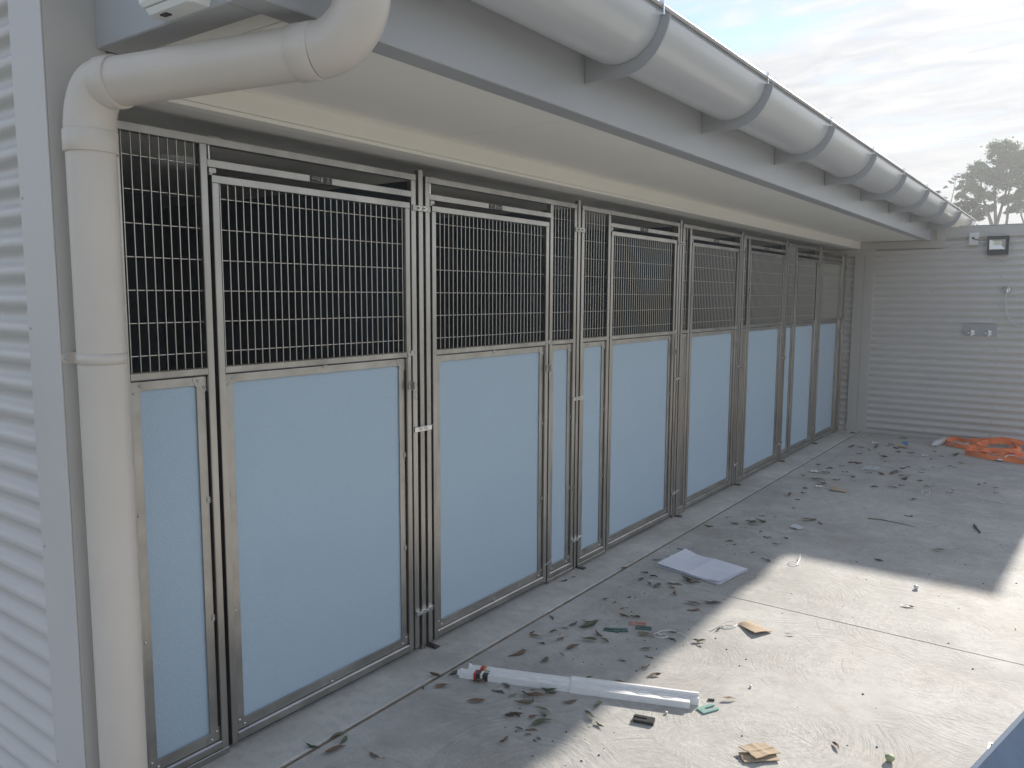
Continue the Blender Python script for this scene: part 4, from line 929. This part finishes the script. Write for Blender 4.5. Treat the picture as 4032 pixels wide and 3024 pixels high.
web([(1.38, 8.86, .03), (1.42, 8.98, .03), (1.52, 8.92, .045), (1.64, 8.86, .04), (1.76, 8.88, .045), (1.88, 8.96, .05), (2.00, 8.98, .045), (2.10, 8.90, .03)], lambda t: H * (.35 + .45 * math.cos(t * 9)))
web([(1.375, 8.88, .03), (1.42, 8.82, .03), (1.52, 8.76, .03), (1.64, 8.72, .025), (1.76, 8.70, .03), (1.86, 8.66, .03), (1.98, 8.60, .03), (2.08, 8.66, .04), (2.12, 8.80, .04), (2.02, 8.86, .05), (1.90, 8.80, .04)], lambda t: H * (.75 + .25 * math.sin(t * 14)), n=120)
web([(1.50, 8.90, .03), (1.58, 8.96, .06), (1.70, 8.92, .07), (1.84, 8.82, .065), (1.96, 8.74, .06), (2.08, 8.74, .04)], lambda t: H * (.2 + .3 * math.sin(t * 8)), .055)
m = MB(); m.box(1.660, 1.664, 8.66, 8.74, .002, .034, .001); m.box(1.700, 1.704, 8.66, 8.74, .002, .034, .001); m.tube([(1.658, 8.70, .018), (1.706, 8.70, .018)], .009, 10); m.tube([(1.66, 8.735, .028), (1.704, 8.735, .028)], .004, 8); m.tube([(1.70, 8.74, .03), (1.74, 8.80, .055), (1.80, 8.82, .05)], .005, 8); m.build("ratchet_buckle", MAT["steel_bright"], st)
# clear plastic bottle on its side
bo = empty("plastic_bottle", (1.09, 9.27, 0), "crumpled cloudy plastic bottle lying left of the orange strap", "bottle")
a_, c_ = Vector((1.055, 9.12, .03)), Vector((1.118, 9.44, .034)); d_ = c_ - a_
m = MB(); m.tube([a_ + d_ * t for t in (0, .06, .10, .2, .3, .4, .5, .6, .7, .8, .9, .98, 1)], [.013, .014, .026, .034, .031, .035, .030, .034, .030, .035, .034, .030, .012], 16)
m.build("bottle_body", MAT["cloudy_plastic"], bo)
m = MB(); m.tube([a_ - d_ * .05, a_], .015, 12); m.build("cap", MAT["zip_tie"], bo)
# clear film and little scraps
def film(x, y, sx, sy, seed, z=.004, amp=.014): return sheet([(x - sx, y - sy), (x + sx, y - sy * .6), (x + sx * .9, y + sy), (x - sx * .8, y + sy * .8)], z, lambda u, v: amp * abs(math.sin(u * 9 + seed) * math.sin(v * 8 + 1)), 14, 12, seed, .004, .0006, False)
o = film(.775, 7.58, .075, .11, 5).build("plastic_wrap", MAT["clear_film"], None, at=(.775, 7.58, 0)); tag(o, "crumpled clear plastic wrap among the leaves in the far shade", "plastic wrap")
o = film(1.26, 9.30, .10, .10, 6, .03).build("plastic_wrap", MAT["clear_film"], None, at=(1.26, 9.30, 0)); tag(o, "clear plastic wrap caught inside the orange strap loop", "plastic wrap")
for x, y, s, mt, lab in ((1.07, 8.52, .030, "zip_tie", "small crumpled white scrap left of the strap buckle"), (.535, 8.95, .034, "zip_tie", "crumpled white scrap among leaves near the end wall"), (.405, 7.14, .036, "zip_tie", "white foil scrap beside the far long groove"), (.588, 6.585, .028, "zip_tie", "white scrap at the left end of the far cardboard strip"), (1.005, 5.10, .0, "", ""),):
    if not s: continue
    o = sheet([(x - s, y - s), (x + s, y - s * .7), (x + s * .8, y + s), (x - s, y + s * .7)], .003, lambda u, v: .014 * abs(math.sin(u * 7 + x * 50)), 6, 5, int(x * 100), .004, .001, False).build("paper_scrap", MAT[mt], None, at=(x, y, 0)); tag(o, lab, "scrap")
o = sheet([(.765, 8.98), (.835, 8.98), (.83, 9.07), (.77, 9.10)], .004, lambda u, v: .03 * v, 5, 4, 77, .003, .0015, False).build("plastic_scrap", MAT["blue_scrap"], None, at=(.8, 9.03, 0)); tag(o, "small bright blue plastic scrap near the end wall", "plastic scrap")
o = sheet([(.76, 8.86), (.855, 8.87), (.85, 8.965), (.775, 8.97)], .004, lambda u, v: .022 * (1 - u), 5, 4, 78, .004, .003, False).build("cardboard_scrap", MAT["cardboard"], None, at=(.8, 8.92, 0)); tag(o, "crumpled brown scrap beside the blue plastic scrap", "scrap")
o = sheet([(.735, 5.285), (.80, 5.275), (.825, 5.345), (.745, 5.36)], .003, lambda u, v: .010 * (1 - u), 6, 4, 79, .003, .001, False).build("paper_scrap", MAT["grey_plastic"], None, at=(.78, 5.31, 0)); tag(o, "torn grey white label lying in the shade beyond the papers", "scrap")
for x, y, s, mt, lab, nm in ((1.826, 2.765, .016, "leaf_w", "pale green gumnut at the bottom edge of the sunny concrete", "gumnut"), (1.62, 4.564, .014, "zip_tie", "round white seed cap in the sun near the shadow edge", "seed_cap"), (1.275, 2.985, .006, "zip_tie", "tiny white pebble in the sun right of the foam strip", "pebble"), (1.09, 2.60, .006, "zip_tie", "tiny white pebble just behind the black packer", "pebble")):
    if mt == "leaf_w" and "leaf_w" not in MAT: mat("leaf_w", (.40, .44, .26), .6)
    m = MB(); R_ = []
    for k in range(7):
        a = -math.pi / 2 + math.pi * k / 6; rr = max(.0004, s * math.cos(a)) * (1 + .12 * math.sin(k * 2)); R_.append([(rr * math.cos(t), rr * math.sin(t), s * .8 * math.sin(a) + s * .8) for t in [2 * math.pi * i / 10 for i in range(10)]])
    m.ring_sweep(R_); local(nm, m, mt, (x, y, .0003), 0, lab, nm.replace("_", " "))

# ------------------------------------------------------------------ fallen gum leaves
LEAF = "0.207 1.667 0.067 11 g;0.224 1.762 0.068 78 o;0.285 1.701 0.084 70 b;0.261 1.756 0.063 105 g;0.415 1.758 0.056 -4 b;0.455 1.761 0.025 26 b;0.206 2.304 0.066 12 b;0.232 2.194 0.035 -9 o;0.292 2.254 0.075 46 b;0.253 2.368 0.073 77 G;0.383 2.37 0.069 14 b;0.465 2.238 0.078 45 b;0.49 2.354 0.067 3 d;0.485 2.409 0.067 -23 g;0.555 2.364 0.052 81 o;0.623 2.341 0.084 29 o;0.617 2.41 0.106 16 b;0.602 2.441 0.043 28 b;0.643 2.483 0.066 26 g;0.663 2.46 0.057 49 g;0.708 2.527 0.09 16 g;0.799 2.56 0.079 9 B;0.759 2.456 0.066 57 b;0.708 2.34 0.075 -1 o;0.645 2.245 0.076 45 d;0.644 2.251 0.064 -7 b;0.71 2.279 0.048 50 b;0.731 2.312 0.055 -28 o;0.755 2.266 0.095 63 G;0.71 2.181 0.042 7 b;0.749 2.206 0.051 31 b;0.757 2.171 0.035 53 o;0.807 2.149 0.034 -9 d;0.801 2.175 0.029 -21 b;0.712 2.094 0.061 90 b;0.868 2.413 0.07 -24 g;0.932 2.377 0.051 -19 o;0.856 2.495 0.065 90 g;0.72 2.656 0.048 61 g;0.357 2.664 0.103 63 b;0.486 2.69 0.074 100 g;0.519 2.77 0.043 -24 b;0.522 2.858 0.087 76 b;0.385 2.805 0.046 27 d;0.329 2.855 0.071 16 b;0.286 2.88 0.037 64 b;0.36 2.952 0.049 68 g;0.431 2.895 0.053 75 b;0.264 3.082 0.066 -44 b;0.377 3.013 0.043 12 o;0.393 3.075 0.076 92 d;0.464 3.094 0.126 66 g;0.438 3.136 0.067 4 d;0.538 2.964 0.088 26 G;0.547 3.043 0.073 -31 b;0.596 3.007 0.061 -17 o;0.363 3.433 0.044 65 d;0.044 3.536 0.065 70 d;0.058 3.615 0.039 37 d;0.315 5.271 0.069 53 d;0.411 5.151 0.067 21 o;0.478 5.261 0.084 10 g;0.515 5.218 0.083 10 o;0.531 5.313 0.105 -28 g;0.611 5.077 0.041 62 o;0.575 5.474 0.048 27 g;0.488 5.468 0.048 27 d;0.794 5.563 0.095 30 b;0.871 5.521 0.057 -49 b;0.787 5.039 0.051 -39 d;0.688 4.979 0.064 31 o;0.779 4.872 0.066 23 o;0.568 4.714 0.033 65 d;0.518 4.752 0.059 46 o;0.504 5.096 0.032 37 b;0.349 4.422 0.091 13 g;0.302 4.159 0.06 31 g;0.202 4.015 0.042 44 d;0.218 3.911 0.052 60 b;0.345 3.906 0.055 9 d;0.383 3.811 0.071 80 g;0.441 3.774 0.061 -35 g;0.415 3.889 0.058 -2 d;0.492 3.761 0.088 88 g;0.554 3.851 0.091 22 o;0.559 3.797 0.058 -15 b;0.62 3.717 0.087 -50 b;0.578 3.957 0.087 -20 d;0.627 3.927 0.089 13 g;0.625 3.977 0.056 37 b;0.446 3.538 0.037 85 d;0.421 3.424 0.031 79 d;0.75 3.65 0.088 1 b;0.778 3.577 0.074 37 b;0.818 3.725 0.102 31 d;0.496 3.38 0.054 58 d;0.54 3.304 0.061 -2 b;0.587 3.321 0.063 10 d;0.725 3.17 0.093 31 o;0.809 3.274 0.05 27 b;0.843 3.192 0.056 -18 d;0.785 3.033 0.057 44 g;0.834 2.98 0.046 -4 b;0.752 2.878 0.043 6 d;0.864 2.886 0.066 76 b;0.922 2.838 0.071 53 B;0.945 3.261 0.066 44 o;0.956 3.234 0.042 -13 b;0.288 4.99 0.072 22 o;0.838 2.707 0.056 9 B;1.243 2.836 0.064 37 b;1.624 4.266 0.071 17 G;1.658 2.745 0.057 -53 B;1.249 3.572 0.049 31 d;0.713 4.632 0.037 61 b;0.824 4.528 0.072 -13 o;1.373 4.934 0.045 -11 d;0.967 3.424 0.042 75 o;0.187 9.475 0.079 26 d;0.709 9.436 0.121 8 d;0.461 8.636 0.089 -11 G;0.373 8.591 0.144 81 o;0.563 8.53 0.096 -54 g;0.584 8.71 0.127 88 g;0.679 8.981 0.07 -14 o;0.66 8.864 0.053 23 d;0.77 8.789 0.089 37 b;0.819 8.575 0.068 21 o;0.932 8.614 0.102 -27 d;0.516 8.266 0.062 20 d;0.537 8.352 0.035 -25 d;0.671 8.365 0.051 23 g;0.757 8.236 0.076 -13 d;1.138 8.395 0.039 37 d;1.209 8.598 0.043 -6 d;1.306 8.728 0.129 65 g;1.115 8.831 0.041 -13 d;1.389 8.355 0.08 4 d;1.325 8.175 0.054 32 d;1.371 8.122 0.052 26 o;0.829 8.002 0.068 13 g;0.56 7.749 0.069 14 b;0.626 7.755 0.088 30 d;0.524 7.555 0.057 10 o;0.338 7.486 0.053 20 g;0.464 7.369 0.069 29 g;0.487 7.163 0.113 -22 d;0.609 7.322 0.063 -2 o;0.696 7.577 0.063 -3 o;0.79 7.377 0.08 20 b;0.896 7.397 0.077 -30 d;0.972 7.47 0.121 60 b;0.996 7.609 0.064 -13 d;0.997 7.777 0.061 1 d;1.034 7.869 0.048 -11 g;1.15 7.836 0.054 9 g;1.164 7.715 0.054 -2 d;1.207 8.007 0.04 -3 g;1.072 7.442 0.103 24 d;1.092 7.299 0.102 63 g;1.254 7.464 0.023 -44 d;0.675 7.138 0.045 25 o;0.72 7.146 0.068 57 b;0.761 6.987 0.029 19 d;0.505 6.841 0.139 28 g;0.628 6.948 0.084 37 o;0.568 6.697 0.106 25 o;0.567 6.737 0.103 -19 d;0.505 6.474 0.053 28 b;0.561 6.055 0.044 23 g;0.54 6.306 0.059 37 d;0.35 6.94 0.049 -36 o;0.949 6.866 0.066 -2 g;1.065 6.935 0.09 -15 o;1.115 7.068 0.055 14 d;1.021 7.074 0.028 19 d;1.308 7.145 0.09 18 o;1.207 7.33 0.056 19 o;1.48 7.131 0.03 14 d;1.469 7.011 0.06 30 o;1.626 7.496 0.049 63 d;1.659 7.567 0.037 24 o;1.28 6.615 0.094 73 b;1.327 6.088 0.066 9 g;1.525 5.909 0.035 42 d;1.615 5.347 0.076 9 G;1.363 4.929 0.058 -5 d;1.262 4.825 0.035 -43 o;0.793 5.553 0.107 37 B;0.874 5.521 0.059 -52 B;0.612 5.798 0.035 -14 d;0.469 6.168 0.107 99 b;1.769 7.249 0.044 21 o;1.741 7.433 0.056 29 d"
def leaf_mesh(kind, mtl, wid, curl, bend_, fold, twist, stem=.14, n=8):
    vs = []; fs = []
    for i in range(n + 1):
        t = i / n; wv = wid * (math.sin(math.pi * min(1, t * 1.02) ** .80) ** .85 if 0 < t < 1 else 0) * (1 - .15 * t)
        x = t - .5; yb = bend_ * (t - .5) ** 2 * 4 - bend_ * .5; z = .02 + curl * ((t - .5) ** 2) * 4 + .02 * math.sin(t * 9 + wid * 50)
        a = twist * (t - .5); ca, sa = math.cos(a), math.sin(a)
        for sgn in (-1, 0, 1):
            dy = sgn * wv * ca * (1 - fold * .3); dz = abs(sgn) * wv * fold + sgn * wv * sa
            vs.append((x, yb + dy, max(z + dz, .004)))
    for i in range(n):
        for k in (0, 1): fs.append((3 * i + k, 3 * i + k + 1, 3 * i + 4 + k, 3 * i + 3 + k))
    m = MB(); m.add(vs, fs, True); m.tube([(-.5, bend_ * .5, .02 + curl), (-.5 - stem, bend_ * .75, .02 + curl * 1.2)], [.008, .005], 4)
    me = m.mesh("gum_leaf", MAT["leaf_" + mtl], fix=False)
    return me
rl = random.Random(5); SHAPES = []
for k in range(9): SHAPES.append((rl.uniform(.10, .18), rl.uniform(.0, .16), rl.uniform(-.16, .16), rl.uniform(.1, .9), rl.uniform(-2.2, 2.2)))
WIDE = [(.19, .08, .04, .35, .4), (.17, .03, -.08, .5, -.6), (.21, .10, .06, .3, .3)]
LM = {}
def get_leaf(ch, k):
    c = ch.lower(); key = (c, k, ch.isupper())
    if key not in LM: LM[key] = leaf_mesh("l", c, *((WIDE[k % 3]) if ch.isupper() else SHAPES[k % 9]))
    return LM[key]
LAND = [("strip's left end", .30, 2.36), ("foam strip's middle", .73, 2.54), ("strip's right end", 1.17, 2.70), ("green packers", .60, 3.16), ("pink packer", .63, 3.27), ("long cable tie", .80, 3.23), ("paper stack", .57, 4.17), ("sunlit cardboard", 1.10, 3.53), ("paired cardboard squares", 1.46, 2.54), ("black loose packer", 1.05, 2.5), ("far cardboard strip", .73, 6.56), ("straight twig", 1.26, 5.84), ("marker pen", 1.76, 6.0), ("clear wrap", .78, 7.58), ("blue scrap", .80, 9.03), ("cloudy bottle", 1.09, 9.27), ("orange strap heap", 1.62, 9.0)]
CN = {'b': "dry brown", 'd': "dark grey", 'o': "dull olive", 'g': "dark green"}
seen = {}
rows = []
for it in LEAF.split(';'):
    a = it.split(); rows.append((float(a[0]), float(a[1]), float(a[2]), float(a[3]), a[4]))
lab_rows = []
for (x, y, ln, ang, ch) in rows:
    nm, lx, ly = min(LAND, key=lambda q: (q[1] - x) ** 2 + (q[2] - y) ** 2); dx, dy = x - lx, y - ly; d = math.hypot(dx, dy)
    rx_, fy_ = dx * .809 + dy * .588, -dx * .588 + dy * .809
    di = ["left of", "front left of", "in front of", "front right of", "right of", "back right of", "behind", "back left of"][int(((math.degrees(math.atan2(fy_, rx_)) + 180 + 22.5) % 360) // 45)]
    cm = max(2, int(round(d * 100 / 2.0)) * 2)
    lab_rows.append([CN[ch.lower()] + (" broad" if ch.isupper() else ""), cm, di, nm, ln, d])
ORD = ["nearest", "second nearest", "third nearest", "fourth nearest", "fifth nearest", "sixth nearest", "seventh nearest", "eighth nearest", "ninth nearest", "tenth nearest"]
for i, r in enumerate(lab_rows):
    same = sorted([q for q in lab_rows if (q[0], q[2], q[3]) == (r[0], r[2], r[3])], key=lambda q: q[5])
    k = [q is r for q in same].index(True)
    lab = ("%s %s gum leaf %s the %s" % (ORD[min(k, 9)], r[0], r[2], r[3])) if len(same) > 1 else ("only %s gum leaf %s the %s" % (r[0], r[2], r[3]))
    x, y, ln, ang, ch = rows[i]
    ln = ln * .98; me = get_leaf(ch, i)
    o = bpy.data.objects.new("gum_leaf", me); COL.objects.link(o)
    o.location = (x, y, .0005 + .003 * (i % 3)); o.scale = (ln, ln, ln * (1.0 if y < 6 else 1.4)); o.rotation_euler = (rl.uniform(-.12, .12), rl.uniform(-.08, .08), math.radians(ang + (180 if i % 2 else 0)))
    tag(o, lab, "leaf", "fallen gum leaves on the concrete")

# fine grit and leaf crumbs
g_ = MB(); rg = random.Random(77)
def crumb(x, y, s):
    a = rg.uniform(0, 6.28); p = [Vector((x, y, 0)) + Vector((math.cos(a + k * 2.1) * s * rg.uniform(.5, 1.3), math.sin(a + k * 2.1) * s * rg.uniform(.4, 1.1), .0004)) for k in range(3)]
    t = Vector((x, y, s * rg.uniform(.4, .9))); g_.add([p[0], p[1], p[2], t], [(0, 1, 3), (1, 2, 3), (2, 0, 3)])
for k in range(520):
    if rg.random() < .45: cx_, cy_ = rg.choice([(.75, 2.35), (.7, 3.1), (.6, 3.9), (.75, 5.3), (.8, 7.2), (.9, 8.6)]); x, y = cx_ + rg.gauss(0, .28), cy_ + rg.gauss(0, .45)
    else: x, y = rg.uniform(.24, 2.1), rg.uniform(1.9, 9.6)
    if x > .235 and y < 9.65: crumb(x, y, rg.choice([.002, .003, .003, .004, .006]))
for k in range(40): crumb(rg.uniform(.03, .2), rg.uniform(2, 9.4), rg.choice([.002, .003, .004]))
tag(g_.build("leaf_crumbs", MAT["speck"]), "fine dark crumbs and grit scattered over the concrete", kind="stuff")

# ------------------------------------------------------------------ air haze, added partly to imitate the veil of lens glare
hb = MB(); hb.box(-170, 170, -170, 170, -1.2, 13.5)
hz = hb.build("haze", None); hm = bpy.data.materials.new("glare_haze"); hm.use_nodes = True
hn = hm.node_tree.nodes; hn.clear(); ho = hn.new("ShaderNodeOutputMaterial"); pv = hn.new("ShaderNodeVolumePrincipled")
pv.inputs['Color'].default_value = (.86, .865, .87, 1); pv.inputs['Density'].default_value = 0.0065; pv.inputs['Anisotropy'].default_value = .15
hm.node_tree.links.new(pv.outputs[0], ho.inputs['Volume']); hz.data.materials.append(hm)
tag(hz, "thin pale haze in the air, added partly for the veil of lens glare", kind="stuff")
